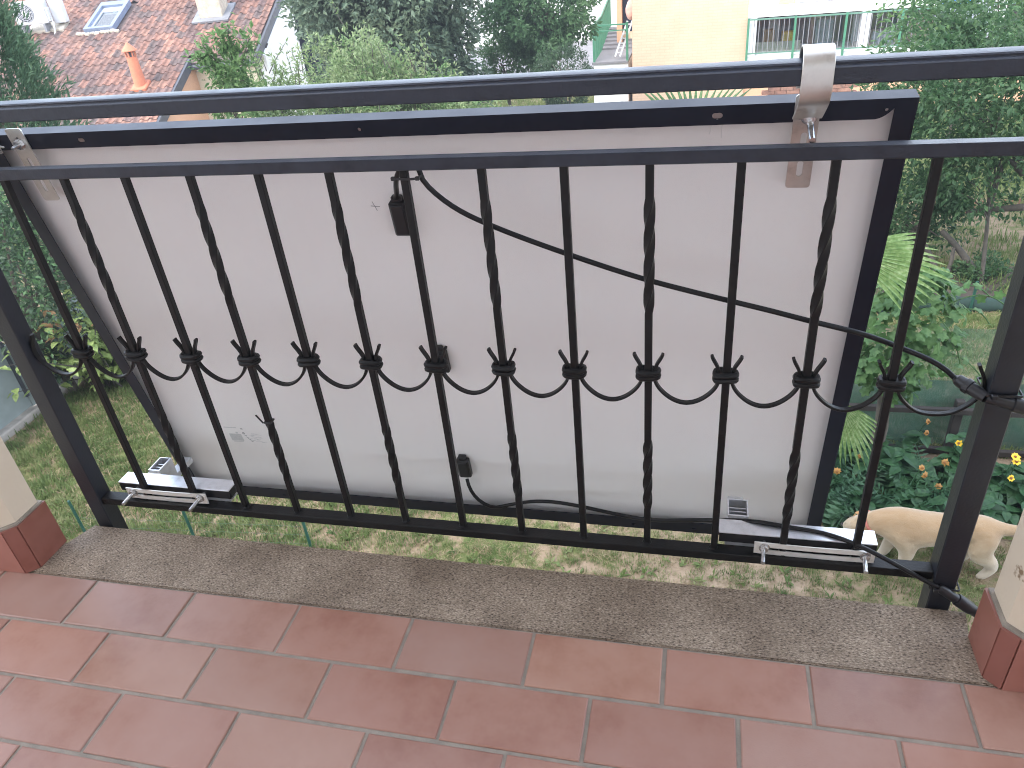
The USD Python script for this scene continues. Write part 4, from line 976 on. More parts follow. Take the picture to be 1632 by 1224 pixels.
# tall conifer on the left
rg = np.random.default_rng(71)
cc = far(-38, 95, 9.2); cb_ = gb(cc[0], cc[1]); cz0 = cb_[2]
cf = thing('conifer', 'tall feathery green conifer at the left edge in front of the tiled roof', 'tree', cb_)
obj('trunk', tube([cb_, cb_ + [0, 0, 2.4], cb_ + [0, 0, 4.6]], [.13, .09, .03], 8), M['bark'], cf, smooth=True)
n = 4600
h = rg.uniform(.02, 1, n) ** .9; ang = rg.uniform(0, 2 * np.pi, n); lob = 1 + .16 * np.sin(ang * 5 + h * 23) + .10 * np.sin(ang * 9 - h * 41)
R_ = (.72 * (1 - h ** 1.5) + .03) * lob * rg.uniform(.62, 1.05, n)
P_ = cb_ + np.c_[R_ * np.cos(ang), R_ * np.sin(ang), h * 4.9]
ax = np.c_[np.cos(ang) * .55, np.sin(ang) * .55, np.full(n, .75)]
sets = []
for k in range(9):
    sets.append(leafset(P_ + ax * (.02 * k) + rg.normal(size=(n, 3)) * .03, .085, rg, None, .22, .8, .25, axis=ax))
obj('crown', merge(sets), M['leaf_conifer'], cf, kind='stuff')
c = far(20, 415, 8.0)
tree('dark_shrub', 'dark glossy evergreen shrub at the left edge below the middle rail', 'shrub', gb(c[0], c[1]), c + [-.2, 0, -.15], (.62, .7, .95), 7000, .06, [('leaf_clipped', .7, {}), ('leaf_round', .3, {})], 72, 90, .24, .5, .05)
# fruit trees on the right
c = far(1590, 190, 8.4)
ft = tree('fruit_tree', 'leafy green fruit tree with bare grey branches at the right edge behind the panel corner', 'tree', gb(3.95, 6.5), c + [.05, .3, .10], (1.12, 1.05, 1.20), 14500, .066, [('leaf_fruit', 1.0, {})], 81, 140, .22, .25, .022, aspect=.48, bark='bark_grey', nl=16)
for (pts, r0, r1) in (([(1572, 478), (1556, 440), (1532, 402), (1500, 368)], .045, .025), ([(1507, 520), (1500, 462), (1488, 420), (1470, 385)], .04, .022), ([(1500, 462), (1512, 430), (1520, 395)], .026, .016), ([(1632, 330), (1585, 334), (1540, 338)], .035, .022), ([(1632, 278), (1606, 255), (1590, 246)], .035, .018), ([(1632, 262), (1612, 246), (1575, 232)], .02, .01)):
    q = spline([on_y(u, v, 6.6 + .1 * i) for i, (u, v) in enumerate(pts)], 14)
    obj('branch', tube(q, np.linspace(r0, r1, 14), 8), M['bark_grey'], ft, smooth=True)
c = far(1545, 40, 11.5)
tree('fruit_tree', 'paler narrow leaved tree reaching across the balcony of the brick house', 'tree', gb(c[0], c[1]), c + [.2, 0, -.1], (1.15, .8, 1.0), 6500, .10, [('leaf_round', .7, {}), ('leaf_young', .3, {})], 82, 80, .26, .25, .05, aspect=.32)

c = on_y(1552, 452, 6.75)
tree('low_bush', 'dark leafy low bush between the bare forked branches behind the garden fence', 'bush', gb(c[0], c[1]), c + [0, 0, -.05], (.42, .35, .33), 2600, .055, [('leaf_fruit', 1.0, {})], 84, 40, .3, .4, .03)
c = on_y(1462, 350, 7.2)
tree('low_bush', 'leafy green bush behind the palm fan at the right edge of the panel', 'bush', gb(c[0], c[1]), c, (.5, .4, .5), 3800, .06, [('leaf_fruit', 1.0, {})], 85, 50, .3, .4, .03)
# ---- back gardens on the right: iron fence, low wall, nets
fw = thing('iron_fence', 'low rusty iron fence with short spikes on a stone kerb behind the fruit tree', 'fence', (4.5, 8.6, -2.5))
fa, fb = np.array([4.02, 8.46, -2.68]), np.array([5.3, 8.72, -2.68])
obj('kerb', bar(fa + [-.3, 0, -.12], fb + [.8, .05, -.12], .14, .22), M['concrete'], fw)
for z in (.03, .20):
    obj('fence_rail', bar(fa + [-.3, 0, z], fb + [.8, .05, z], .02, .025), M['rust'], fw)
for k in range(30):
    q = fa + [-.28, 0, 0] + (fb + [.8, .05, 0] - fa + [.28, 0, 0]) * k / 29
    obj('fence_bar', bar(q + [0, 0, 0], q + [0, 0, .34], .014, .014, (0, 1, 0)), M['rust'], fw)
nf = thing('rolled_net', 'dark green shade net along a bed edge behind the garden fence', 'net', (3.6, 6, -2.5))
q = spline([(2.9, 5.9, -2.42), (3.3, 5.98, -2.40), (3.8, 6.02, -2.43), (4.6, 6.1, -2.41)], 24)
obj('net', tube(q, .075 + .012 * np.sin(np.arange(24) * 1.7), 10), M['net_solid'], nf, smooth=True)
for x in (2.95, 3.7, 4.5):
    obj('net_stake', bx(x - .01, x + .01, 5.92, 5.94, -2.55, -2.15), M['stake_green'], nf)
tag(obj('soil_bed', (np.array([(2.6, 6.05, -2.46), (5.6, 6.2, -2.46), (5.6, 7.0, -2.46), (2.6, 6.9, -2.46)]), np.array([[0, 1, 2, 3]])), M['soil_mulch']), kind='structure')
gf = thing('garden_fence', 'dark wooden rail fence hung with green shade netting behind the flowering bush', 'fence', (2.8, 3.72, -2.5))
FYR = 3.72
def fz(u, v): return on_y(u, v, FYR)[2]
zu, zl = fz(1470, 653), fz(1430, 713)
for z in (zu, zl):
    obj('fence_rail', bx(1.55, 4.6, FYR - .018, FYR + .018, z - .022, z + .022, .004), M['wood_dark'], gf)
for x in (1.75, 3.02, 4.25):
    obj('fence_post', bx(x - .03, x + .03, FYR + .019, FYR + .075, -2.55, zu + .06, .005), M['wood_dark'], gf)
def sheet(x0, x1, y, z0, z1, amp, nx=30, nz=8):
    X, Z = np.meshgrid(np.linspace(x0, x1, nx), np.linspace(z0, z1, nz))
    Y = y + amp * np.sin(X * 5 + Z * 3) + amp * .5 * np.sin(X * 13)
    v = np.c_[X.ravel(), Y.ravel(), Z.ravel()]; idx = np.arange(nx * nz).reshape(nz, nx)
    return v, np.stack([idx[:-1, :-1], idx[:-1, 1:], idx[1:, 1:], idx[1:, :-1]], -1).reshape(-1, 4)
obj('shade_net', sheet(1.6, 4.6, FYR + .10, -2.52, fz(1470, 618), .008), M['net_dark'], gf)
obj('thin_net', sheet(1.6, 4.6, FYR + .16, -2.45, fz(1480, 540), .012), M['net_thin'], gf)

# ---- climbing plant on a stump
rg = np.random.default_rng(91)
VC = on_y(1432, 525, 3.50); vb_ = np.array([VC[0], VC[1], -2.5])
vn = thing('climbing_vine', 'bright green broad leaved vine mounded over the rail fence right of the panel', 'vine', vb_)
obj('stem', tube([vb_, vb_ + [.02, 0, .4], vb_ + [-.03, 0, .95]], [.05, .045, .03], 9), M['bark'], vn, smooth=True)
def lobed(c, a, n, L, lob=5, cup=.12):
    """a lobed leaf as a fan of triangles: base at c, along a, normal n."""
    a = a / np.linalg.norm(a); n = n - a * (n @ a); n /= np.linalg.norm(n); s = np.cross(n, a)
    th = np.linspace(-2.55, 2.55, 4 * lob - 1); rad = np.where(np.arange(len(th)) % 4 == 1, 1.0, np.where(np.arange(len(th)) % 4 == 3, .62, .82)) * (.62 + .38 * np.cos(th / 2.2))
    ctr = c + a * L * .38
    v = [ctr] + [ctr + (a * math.cos(t) + s * math.sin(t)) * L * .62 * r_ - n * cup * L * abs(math.sin(t)) * r_ for t, r_ in zip(th, rad)]
    v.append(c); m = len(th)
    f = [[0, k, k + 1] for k in range(1, m)] + [[0, m, m + 1], [0, m + 1, 1]]
    return np.array(v), np.array(f)
lv = []
for k in range(620):
    h = rg.uniform(.0, 1.0); ang = rg.uniform(0, 2 * np.pi); z = VC[2] - .40 + h * .84
    R_ = (.20 + .10 * math.sin(h * 3.0)) * rg.uniform(.6, 1.08) * (1 - .5 * max(0, h - .72) / .28)
    d = np.array([math.cos(ang), math.sin(ang), 0]); p = vb_ * [1, 1, 0] + d * R_ + [0, 0, z] + [.05 * h, 0, 0]
    lv.append((p, d))
def front_first(pd): return np.linalg.norm(pd[0] - EYE)
lv.sort(key=front_first)
back = []
for k, (p, d) in enumerate(lv):
    m = lobed(p, d * .5 + [0, 0, -.55] + rg.normal(size=3) * .35, d + [0, 0, .9] + rg.normal(size=3) * .3, rg.uniform(.055, .09))
    if k < 260: obj('leaf', m, M['leaf_vine'], vn)
    else: back.append(m)
obj('leaf_mass', merge(back), M['leaf_vine'], vn, kind='stuff')
for k in range(5):
    a = VC + [rg.uniform(.1, .25), rg.uniform(-.2, 0), rg.uniform(-.2, .3)]; b = a + [rg.uniform(.2, .45), rg.uniform(-.1, .1), rg.uniform(-.35, .05)]
    q = spline([a, (a + b) / 2 + [0, 0, .1], b], 10); obj('tendril', tube(q, .004, 4), M['leaf_vine'], vn)
    for j in (4, 6, 9):
        obj('leaf', lobed(q[j], rg.normal(size=3), np.array([0, -.5, 1.]), .06), M['leaf_vine'], vn)

# ---- fan palm: its fans show right of the panel
pm = thing('fan_palm', 'fan palm with narrow striped leaflets half hidden behind the right panel edge', 'palm', (2.1, 4.2, -2.5))
obj('trunk', tube([(2.1, 4.2, -2.55), (2.1, 4.2, -2.0), (2.12, 4.2, -1.35)], [.13, .13, .11], 10), M['bark'], pm, smooth=True)
rg = np.random.default_rng(95)
def fan(apex, ctr_dir, nrm, L, n, half, name='leaflet'):
    apex = np.array(apex, float); a = np.array(ctr_dir, float); a /= np.linalg.norm(a); nn = np.array(nrm, float); nn -= a * (nn @ a); nn /= np.linalg.norm(nn); s = np.cross(nn, a)
    crown = np.array([2.12, 4.2, -1.4])
    obj('leaf_stalk', tube(spline([crown, (crown + apex) / 2 + [0, 0, .06], apex], 10), np.linspace(.016, .009, 10), 6), M['leaf_palm'], pm, smooth=True)
    for k in range(n):
        t = (k / (n - 1) * 2 - 1) * half; d = a * math.cos(t) + s * math.sin(t); w = np.cross(nn, d)
        LL = L * (1 - .25 * abs(t / half)) * rg.uniform(.92, 1.05)
        v, f = [], []
        for j, q in enumerate(np.linspace(0, 1, 7)):
            c_ = apex + d * LL * q + np.array([0, 0, -1.0]) * LL * .16 * q ** 2.5
            ww = LL * .030 * (math.sin(math.pi * min(1, .12 + q * .9)) ** .7 if q < .98 else .05)
            v += [c_ - w * ww + nn * ww * .5, c_, c_ + w * ww + nn * ww * .5]
        for j in range(6):
            for e in (0, 1):
                i0 = j * 3 + e; f += [[i0, i0 + 1, i0 + 4], [i0, i0 + 4, i0 + 3]]
        obj(name, (np.array(v), np.array(f)), M['leaf_palm'], pm)
ap1 = on_y(1352, 402, 3.12); e1 = on_y(1500, 424, 3.05)
fan(ap1, e1 - ap1, (-.1, -.75, .65), .56, 15, .60)
ap2 = on_y(1338, 642, 3.30); e2 = on_y(1372, 735, 3.22)
fan(ap2, e2 - ap2, (.1, -.9, .45), .46, 17, .75)
ap3 = on_y(1290, 330, 4.3); fan(ap3, np.array([.25, -.1, .6]), (0, -.8, .5), .55, 13, 1.2)
# agave-like plant seen in the gap over the panel
ag = thing('spiky_plant', 'spiky leaved palm plant seen in the gap below the handrail before the brick house', 'plant', gb(2.2, 15.5))
for k in range(17):
    u = 1030 + k * 10.0; a = on_y(1105, 215, 15.5); b = on_y(u + (k - 8) * 1.5, 128 + abs(k - 8) * 1.6 + rg.uniform(-4, 5), 15.5 + rg.uniform(-.3, .3)); dd = b - a; w = np.cross(dd, [0, 1, 0]); w /= np.linalg.norm(w)
    v = [a + dd * q + w * s_ * .050 * (1 - q ** 3) + np.array([0, -.01 * (1 - abs(s_)), 0]) for q in (.2, .45, .7, .88, 1.0) for s_ in (-1, 0, 1)]
    f = []
    for j in range(4):
        for e in (0, 1):
            i0 = j * 3 + e; f += [[i0, i0 + 1, i0 + 4], [i0, i0 + 4, i0 + 3]]
    obj('leaf', (np.array(v), np.array(f)), M['leaf_round'], ag)
obj('trunk', tube([gb(2.2, 15.5), on_y(1105, 215, 15.5) * [1, 1, 0] + [0, 0, on_y(1105, 205, 15.5)[2]]], [.14, .12], 9), M['bark'], ag, smooth=True)

# ---- flowering bush in the bed, with ferny leaves at its left
rg = np.random.default_rng(101)
fbx = thing('flowering_bush', 'dark green leafy bush with yellow flowers in the bed behind the dog', 'bush', (2.7, 3.3, -2.5))
st_, lvs = [], []
for k in range(120):
    x = rg.uniform(1.75, 4.1); y = rg.uniform(2.95, 3.62); b = np.array([x, y, -2.52]); hgt = rg.uniform(.13, .34) * (.75 + .35 * (y - 2.95) / .67) * (1 if x > 2.3 else .8)
    t_ = b + [rg.normal() * .08, rg.normal() * .06 - .04, hgt]; q = spline([b, (b + t_) / 2 + rg.normal(size=3) * .02, t_], 7); st_.append(tube(q, np.linspace(.006, .003, 7), 4))
    for j in (2, 3, 4, 5, 6):
        for s_ in range(3):
            ang = rg.uniform(0, 2 * np.pi); d = np.array([math.cos(ang), math.sin(ang), rg.uniform(-.25, .3)])
            lvs.append((q[j], d))
obj('stems', join(st_), M['leaf_bush'], fbx, kind='stuff')
def ovate(c, a, L, w=.30):
    a = a / np.linalg.norm(a); s = np.cross([0, 0, 1.0], a); s /= np.linalg.norm(s); n = np.cross(a, s); v, f = [], []
    for q, ww in ((0, .06), (.18, .7), (.4, 1.0), (.68, .72), (.88, .30), (1.0, .02)):
        c_ = c + a * L * q - np.array([0, 0, 1.0]) * L * .30 * q * q
        v += [c_ - s * ww * w * L + n * ww * L * .07, c_, c_ + s * ww * w * L + n * ww * L * .07]
    for j in range(5):
        for e in (0, 1):
            i0 = j * 3 + e; f += [[i0, i0 + 1, i0 + 4], [i0, i0 + 4, i0 + 3]]
    return np.array(v), np.array(f)
lvs.sort(key=lambda t: -t[0][2] + .3 * t[0][1])
back = []
for k, (c_, d) in enumerate(lvs):
    m = ovate(c_, d, rg.uniform(.085, .15), .30)
    if k < 285 and (1.9 < c_[0] < 3.9): obj('leaf', m, M['leaf_bush'], fbx)
    else: back.append(m)
obj('leaf_mass', merge(back), M['leaf_bush'], fbx, kind='stuff')
flw = [(1611, 762), (1620, 736), (1618, 728), (1552, 686), (1528, 706), (1480, 672), (1478, 690), (1506, 737), (1470, 746), (1475, 758), (1334, 751), (1370, 728), (1496, 775), (1606, 812), (1606, 826), (1384, 772)][:13]
for k, (u, v) in enumerate(flw):
    yy = 3.55 if v < 700 else (3.25 if v < 745 else 3.08)
    c_ = on_y(u, v, yy) ; ctr = np.array([2.7, 3.3, c_[2] - .4]); fresh = k in (0, 1, 2, 4, 13, 14)
    ax = np.array([rg.normal() * .35, -.8, .55 + rg.normal() * .3]); ax /= np.linalg.norm(ax); s = np.cross(ax, [0, 0, 1.]); s /= np.linalg.norm(s); t_ = np.cross(s, ax)
    npt = int(rg.integers(6, 9)); pv = []
    R_ = rg.uniform(.020, .031)
    for j in range(npt):
        an = j * 2 * np.pi / npt + rg.normal() * .1; d = s * math.cos(an) + t_ * math.sin(an) + ax * (.15 if fresh else -.35)
        w = np.cross(ax, d); w /= np.linalg.norm(w)
        base, mid, tip = c_ + d * .006, c_ + d * R_ * .6 + ax * .002, c_ + d * R_ * rg.uniform(.85, 1.1)
        pv.append((np.array([base - w * .003, base + w * .003, mid + w * .010 * rg.uniform(.7, 1.2), mid - w * .010 * rg.uniform(.7, 1.2), tip]), np.array([[0, 1, 2], [0, 2, 3], [3, 2, 4]])))
    fl_ = obj('flower', merge(pv), M['petal'] if fresh else M['petal_old'], fbx)
    e_ = trimesh.creation.icosphere(1, .0085); e_.vertices += c_ + ax * .004; obj('flower_eye', e_, M['flower_eye'], fl_, smooth=True)
    obj('flower_stem', tube(spline([c_ - ax * .004, c_ - ax * .05 - [0, 0, .08], c_ + [0, .02, -.32]], 6), .0028, 4), M['leaf_bush'], fl_)
# feathery plants on the left of the bed
fn = thing('fern_clump', 'feathery dark green fern clump at the left of the bed beside the panel foot', 'fern', (2.15, 3.15, -2.5))
def frond(a, b, n=11, w=.09):
    a, b = np.array(a), np.array(b); q = spline([a, (a + b) / 2 + [0, 0, .10], b], n); sets = []
    d = (b - a) / np.linalg.norm(b - a); s = np.cross(d, [0, 0, 1.]); s /= np.linalg.norm(s)
    for j in range(2, n):
        L = w * (1 - (j / n) ** 2) + .015
        for sg in (-1, 1):
            t_ = q[j] + s * sg * L + d * L * .45 - [0, 0, L * .2]; m_ = (q[j] + t_) / 2; e_ = d * L * .14
            sets.append((np.array([q[j], m_ + e_, t_, m_ - e_]), np.array([[0, 1, 2], [0, 2, 3]])))
    t_ = tube(q, .0025, 3); sets.append((np.array(t_.vertices), np.array(t_.faces)))
    return merge(sets)
for k in range(46):
    b = np.array([rg.uniform(1.9, 2.75), rg.uniform(2.85, 3.3), -2.5]); ang = rg.uniform(0, 2 * np.pi); L = rg.uniform(.22, .40)
    obj('frond', frond(b, b + [math.cos(ang) * L, math.sin(ang) * L * .8 - .06, rg.uniform(.14, .34)]), M['leaf_fern'], fn)

# ---- left boundary: grey panels on a concrete kerb, shrub with young orange leaves
FX = -4.78
lf_ = thing('panel_fence', 'grey green panel fence on a concrete kerb along the left of the lawn', 'fence', (FX, 4.5, -2.5))
ztop = on_x(20, 540, FX)[2]
y = 1.2
while y < 6.2:
    obj('fence_panel', bx(FX - .03, FX, y + .005, y + .595, -2.42, ztop + .02 * math.sin(y * 3)), M['panel_grey'], lf_)
    obj('fence_post', bx(FX - .028, FX + .022, y - .022, y + .0045, -2.3, ztop + .04), M['dark_metal'], lf_); y += .60
y = 1.2; k = 0
while y < 6.2:
    obj('kerb_block', bx(FX - .06, FX + .09, y + .006, y + .79, -2.6, -2.43 + .012 * ((k * 37) % 5 - 2), .012), M['concrete'], lf_); y += .80; k += 1
rg = np.random.default_rng(111)
sb = np.array([-4.28, 4.15, -2.5])
ls = thing('young_shrub', 'light yellow green shrub with orange new leaves at the panel fence on the left', 'shrub', sb)
stems, lvs = [], []
for k in range(72):
    a = sb + [rg.normal() * .10, rg.normal() * .12, 0]; b = sb + [rg.normal() * .27, rg.normal() * .36, rg.uniform(.35, 1.02)]; q = spline([a, (a + b) / 2 + rg.normal(size=3) * .04 + [0, 0, .05], b], 9)
    stems.append(tube(q, np.linspace(.009, .003, 9), 5))
    for j in range(2, 9):
        for s_ in range(3):
            ang = rg.uniform(0, 2 * np.pi); lvs.append((q[j] + rg.normal(size=3) * .02, np.array([math.cos(ang), math.sin(ang), rg.uniform(-.5, .2)]), b[2] if j > 6 else -9))
obj('stems', join(stems), M['bark_grey'], ls)
lvs.sort(key=lambda t: np.linalg.norm(t[0] - EYE)); back = []
for k, (c_, d, zt) in enumerate(lvs):
    m = ovate(c_, d, rg.uniform(.06, .10), .36)
    if k < 250: obj('leaf', m, M['leaf_orange'] if (zt > -1.70 and rg.uniform() < .4) else M['leaf_light'], ls, label='orange young leaf' if False else None)
    else: back.append(m)
obj('leaf_mass', merge(back), M['leaf_light'], ls, kind='stuff')

# ---- green plastic stakes of a low wire mesh under the balcony edge
wm = thing('mesh_stakes', 'thin green fence stakes with wire mesh on the lawn just below the balcony edge', 'fence', (-1.6, 2.2, -2.5))
sp_ = [(312, 850), (494, 868)]
P0, P1 = on_z(312, 862, -2.45), on_z(495, 870, -2.45)
dst = (P1 - P0)
for k in (-1, 0, 1):
    q = P0 + dst * k; h = .34
    obj('stake', obox(q + [0, 0, h / 2 - .06], [[1, 0, 0], [0, 1, 0], [0, 0, 1]], [.009, .007, h / 2 + .06], .002), M['stake_green'], wm)
wires = []
A_, B_ = P0 - dst * 1.0, P1 + dst * .0
for z in np.arange(.02, .26, .08): wires.append(tube([A_ + [0, 0, z], B_ + [0, 0, z]], .0007, 3))
for t_ in np.linspace(0, 1, 40): wires.append(tube([A_ + (B_ - A_) * t_, A_ + (B_ - A_) * t_ + [0, 0, .25]], .0006, 3))
obj('wire_mesh', join(wires), M['stake_green'], wm, kind='stuff')

# ================================================================== GRASS
rg = np.random.default_rng(121)
def tuft(seed, n, hgt, rad, lean=.5):
    r_ = np.random.default_rng(seed); sets = []
    for k in range(n):
        b = np.array([r_.normal() * rad, r_.normal() * rad, 0]); a = r_.uniform(0, 2 * np.pi); d = np.array([math.cos(a), math.sin(a), 0]); w = np.array([-d[1], d[0], 0]) * r_.uniform(.0022, .0042); H_ = hgt * r_.uniform(.5, 1.2); L_ = lean * H_ * r_.uniform(.3, 1.3)
        m_ = b + d * L_ * .4 + [0, 0, H_ * .65]; t_ = b + d * L_ + [0, 0, H_ * r_.uniform(.7, 1)]
        sets.append((np.array([b - w, b + w, m_ + w * .7, m_ - w * .7, t_]), np.array([[0, 1, 2], [0, 2, 3], [3, 2, 4]])))
    return merge(sets)
gz = lambda x, y: float(ground_z(x, y)) + (.035 * float(meshkit.fbm(np.array([[x, y, 0]]) * 1.1)[0]))
def scatter(name, mat_, protos, pts, scales):
    pi = UsdGeom.PointInstancer.Define(stage, '/World/' + name)
    tag(pi.GetPrim(), None, None, None, 'stuff')
    for k, pr in enumerate(protos):
        o = obj(f'tuft_{"abcdefgh"[k]}', pr, mat_, None)
        m_ = UsdGeom.Mesh.Define(stage, f'/World/{name}/tuft_{k:03d}')
        src = UsdGeom.Mesh(o)
        for at in ('points', 'faceVertexCounts', 'faceVertexIndices'):
            m_.GetPrim().GetAttribute(at).Set(o.GetAttribute(at).Get())
        m_.CreateSubdivisionSchemeAttr('none'); UsdShade.MaterialBindingAPI.Apply(m_.GetPrim()).Bind(mat_)
        stage.RemovePrim(o.GetPath())
        pi.GetPrototypesRel().AddTarget(m_.GetPath())
    n = len(pts); r_ = np.random.default_rng(n)
    pi.CreateProtoIndicesAttr(Vt.IntArray.FromNumpy(r_.integers(0, len(protos), n).astype(np.int32)))
    pi.CreatePositionsAttr(Vt.Vec3fArray.FromNumpy(np.ascontiguousarray(pts, np.float32)))
    a = r_.uniform(0, 2 * np.pi, n); qs = [Gf.Quath(float(math.cos(t / 2)), 0, 0, float(math.sin(t / 2))) for t in a]
    pi.CreateOrientationsAttr(Vt.QuathArray(qs))
    pi.CreateScalesAttr(Vt.Vec3fArray.FromNumpy(np.repeat(np.asarray(scales, np.float32)[:, None], 3, 1)))
    return pi
n = 26000
xy = np.c_[rg.uniform(-4.65, 4.6, n), 1.2 + 5.2 * rg.uniform(0, 1, n) ** 1.25]
wear = meshkit.fbm(np.c_[xy * .9, np.zeros(n)]) + .25 * meshkit.fbm(np.c_[xy * 4.0, np.ones(n)])
bare = np.clip((xy[:, 0] + 1.7) / 1.6, 0, 1) * np.clip((3.9 - xy[:, 1]) / .8, 0, 1)          # trodden ground towards the right
keep = (wear > -.50 + bare * .72) & ~((xy[:, 0] > 1.8) & (xy[:, 1] > 2.85) & (xy[:, 1] < 3.75)) & ~((xy[:, 0] > 2.6) & (xy[:, 1] > 6.0))
xy = xy[keep]; wear = wear[keep]; bare = bare[keep]
zz = ground_z(xy[:, 0], xy[:, 1]) + .035 * meshkit.fbm(np.c_[xy, np.zeros(len(xy))] * 1.1)
pts = np.c_[xy, zz - .004]
sc = rg.uniform(.6, 1.25, len(pts)) * (1 - .35 * bare)
dry = rg.uniform(0, 1, len(pts)) < .13 + .28 * bare
scatter('lawn_grass', M['grass'], [tuft(200 + k, 24, .055, .030) for k in range(5)], pts[~dry], sc[~dry])
scatter('dry_grass', M['grass_dry'], [tuft(300 + k, 16, .040, .034, 1.6) for k in range(3)], pts[dry], sc[dry])
n = 17000
xy = np.c_[rg.uniform(-9, 9, n), rg.uniform(6.2, 28, n)]
pts = np.c_[xy, ground_z(xy[:, 0], xy[:, 1])]
scatter('rough_grass', M['grass'], [tuft(400 + k, 26, .09, .07) for k in range(3)], pts, rg.uniform(.8, 1.9, n))
# a few broad weed rosettes
ws = []
for k in range(260):
    x, y = rg.uniform(-1.5, 3.2), rg.uniform(1.6, 2.9); c_ = np.array([x, y, gz(x, y) + .01])
    ws.append(leafset(np.repeat(c_[None], 7, 0), .05, rg, None, .35, 1.0, -.15))
obj('ground_weeds', merge(ws), M['grass'], kind='stuff')

# ================================================================== THE DOG
def hull_chain(joints, bones):
    parts = []
    for (a, b) in bones:
        (pa, ra), (pb, rb_) = joints[a], joints[b]
        s1 = Manifold.sphere(ra, 20).translate(list(map(float, pa))); s2 = Manifold.sphere(rb_, 20).translate(list(map(float, pb)))
        parts.append(Manifold.batch_hull([s1, s2]))
    return Manifold.batch_boolean(parts, manifold3d.OpType.Add)
DY, DZ = 2.60, -2.5
D0 = np.array([2.455, DY, DZ])           # under the shoulder; the dog faces -x
k_ = .98
def dp(f, s, h): return D0 + np.array([-f, s, h]) * k_        # f forward, s sideways (towards the house is negative), h height
J = {
 'chest': (dp(.03, 0, .335), .104), 'wither': (dp(-.02, 0, .392), .070), 'chest2': (dp(-.09, 0, .318), .108), 'mid': (dp(-.22, 0, .335), .094), 'loin': (dp(-.34, 0, .365), .072), 'belly': (dp(-.26, 0, .315), .070),
 'rump': (dp(-.42, 0, .365), .078), 'croup': (dp(-.47, 0, .365), .055), 'brisket': (dp(.04, 0, .275), .065),
 'neck': (dp(.12, 0, .370), .072), 'neck2': (dp(.175, .015, .330), .062), 'skull': (dp(.218, .035, .285), .064), 'brow': (dp(.243, .06, .258), .052), 'muz': (dp(.272, .105, .205), .036), 'nose': (dp(.285, .125, .185), .028), 'jaw': (dp(.255, .095, .20), .033),
 'tail0': (dp(-.50, 0, .375), .034), 'tail1': (dp(-.58, .0, .360), .030), 'tail2': (dp(-.68, .01, .352), .024), 'tail3': (dp(-.76, .03, .365), .012),
}
bones = [('chest', 'wither'), ('chest', 'chest2'), ('wither', 'chest2'), ('chest2', 'mid'), ('mid', 'loin'), ('mid', 'belly'), ('chest2', 'belly'), ('loin', 'rump'), ('belly', 'loin'), ('rump', 'croup'), ('chest', 'brisket'), ('brisket', 'chest2'), ('wither', 'neck'), ('chest', 'neck'), ('neck', 'neck2'), ('neck2', 'skull'), ('skull', 'brow'), ('brow', 'muz'), ('muz', 'nose'), ('skull', 'jaw'), ('jaw', 'nose'), ('croup', 'tail0'), ('rump', 'tail0'), ('tail0', 'tail1'), ('tail1', 'tail2'), ('tail2', 'tail3')]
for nm, sd, ff, hf in (('near', -1, .02, 0.0), ('far', 1, .10, .0)):
    y_ = .062 * sd
    J.update({nm + 'sh': (dp(.035, y_ * .9, .31), .062), nm + 'el': (dp(-.045 + (ff - .02) * .5, y_ * 1.1, .215), .045), nm + 'wr': (dp(ff - .05, y_, .098), .027), nm + 'pa': (dp(ff - .055, y_, .036), .024), nm + 'fo': (dp(ff - .018, y_, .024), .023)})
    bones += [(nm + 'sh', nm + 'el'), (nm + 'el', nm + 'wr'), (nm + 'wr', nm + 'pa'), (nm + 'pa', nm + 'fo'), ('chest', nm + 'sh')]
for nm, sd, off in (('rn', -1, -.02), ('rf', 1, .085)):
    y_ = .058 * sd
    J.update({nm + 'hip': (dp(-.445, y_ * .8, .325), .072), nm + 'kn': (dp(-.385 + off, y_ * 1.15, .215), .052), nm + 'ho': (dp(-.515 + off, y_, .135), .026), nm + 'pa': (dp(-.475 + off, y_, .040), .022), nm + 'fo': (dp(-.435 + off, y_, .023), .022)})
    bones += [('rump', nm + 'hip'), (nm + 'hip', nm + 'kn'), (nm + 'kn', nm + 'ho'), (nm + 'ho', nm + 'pa'), (nm + 'pa', nm + 'fo')]
body = hull_chain(J, bones).refine_to_length(.018)
m = body.to_mesh(); tm = trimesh.Trimesh(m.vert_properties[:, :3], m.tri_verts, process=True)
trimesh.smoothing.filter_taubin(tm, .5, -.52, 26)
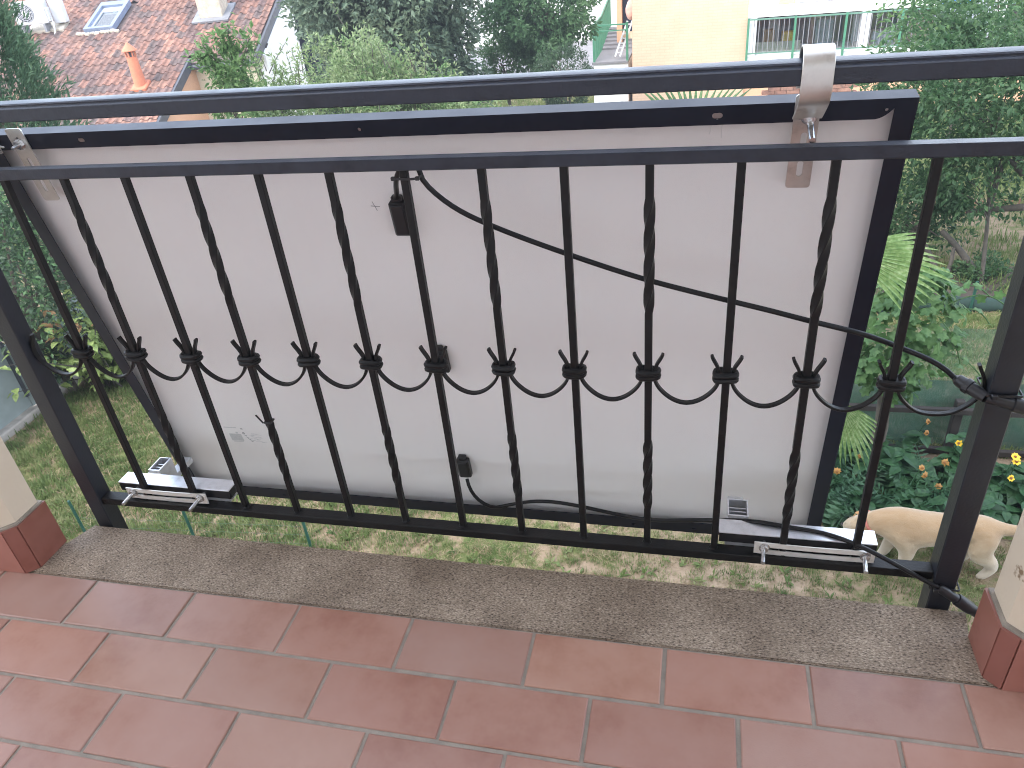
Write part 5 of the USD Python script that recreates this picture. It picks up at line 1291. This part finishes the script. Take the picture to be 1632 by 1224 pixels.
tm.vertices += tm.vertex_normals * (meshkit.fbm(tm.vertices * 26) * .004 + meshkit.fbm(tm.vertices * 9 + 3.0) * .007)[:, None]
dog = thing('dog', 'cream coated young labrador like dog standing on the lawn sniffing the flower bed', 'dog', D0)
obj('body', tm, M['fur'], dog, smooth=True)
for sd in (-1, 1):
    e0 = np.array(J['skull'][0]) + np.array([.0, .052 * sd + .005, .026]); pts = [e0, e0 + [-.004, .028 * sd, -.012], e0 + [-.012, .036 * sd, -.050], e0 + [-.022, .030 * sd, -.082]]
    ear = hull_chain({i: (p, r) for i, (p, r) in enumerate(zip(pts, (.019, .023, .026, .015)))}, [(0, 1), (1, 2), (2, 3)]).refine_to_length(.012).to_mesh()
    er = trimesh.Trimesh(ear.vert_properties[:, :3], ear.tri_verts, process=True); trimesh.smoothing.filter_taubin(er, .5, -.52, 10)
    obj('ear', er, M['fur_tan'], dog, smooth=True)
    ey = trimesh.creation.icosphere(2, .0085); ey.vertices += np.array(J['brow'][0]) + np.array([-.030, .034 * sd + .006, .024]); obj('eye', ey, M['nose'], dog, smooth=True)
nz = trimesh.creation.icosphere(2, .016); nz.vertices = nz.vertices * [.8, 1, .75] + np.array(J['nose'][0]) + np.array([-.019, .004, .006]); obj('nose', nz, M['nose'], dog, smooth=True)
ca = np.array(J['neck2'][0]); cd = np.array(J['skull'][0]) - np.array(J['neck'][0]); cd /= np.linalg.norm(cd); e1_ = np.cross(cd, [0, 1, 0]); e1_ /= np.linalg.norm(e1_); e2_ = np.cross(cd, e1_)
obj('dog_collar', tube([ca + (e1_ * math.cos(a) + e2_ * math.sin(a)) * .066 for a in np.linspace(0, 2 * math.pi, 33)], .009, 8), M['collar_red'], dog, smooth=True)

# ================================================================== AIR
hz = obj('haze', bx(-34, 34, -26, 62, -6.0, 6.9), usdkit.material(stage, '/World/Looks/haze', {'v': ('principled_volume', {'color': (.86, .91, 1.0), 'density': HAZE, 'anisotropy': .3})}, [], volume='v.volume'))
tag(hz, kind='stuff')
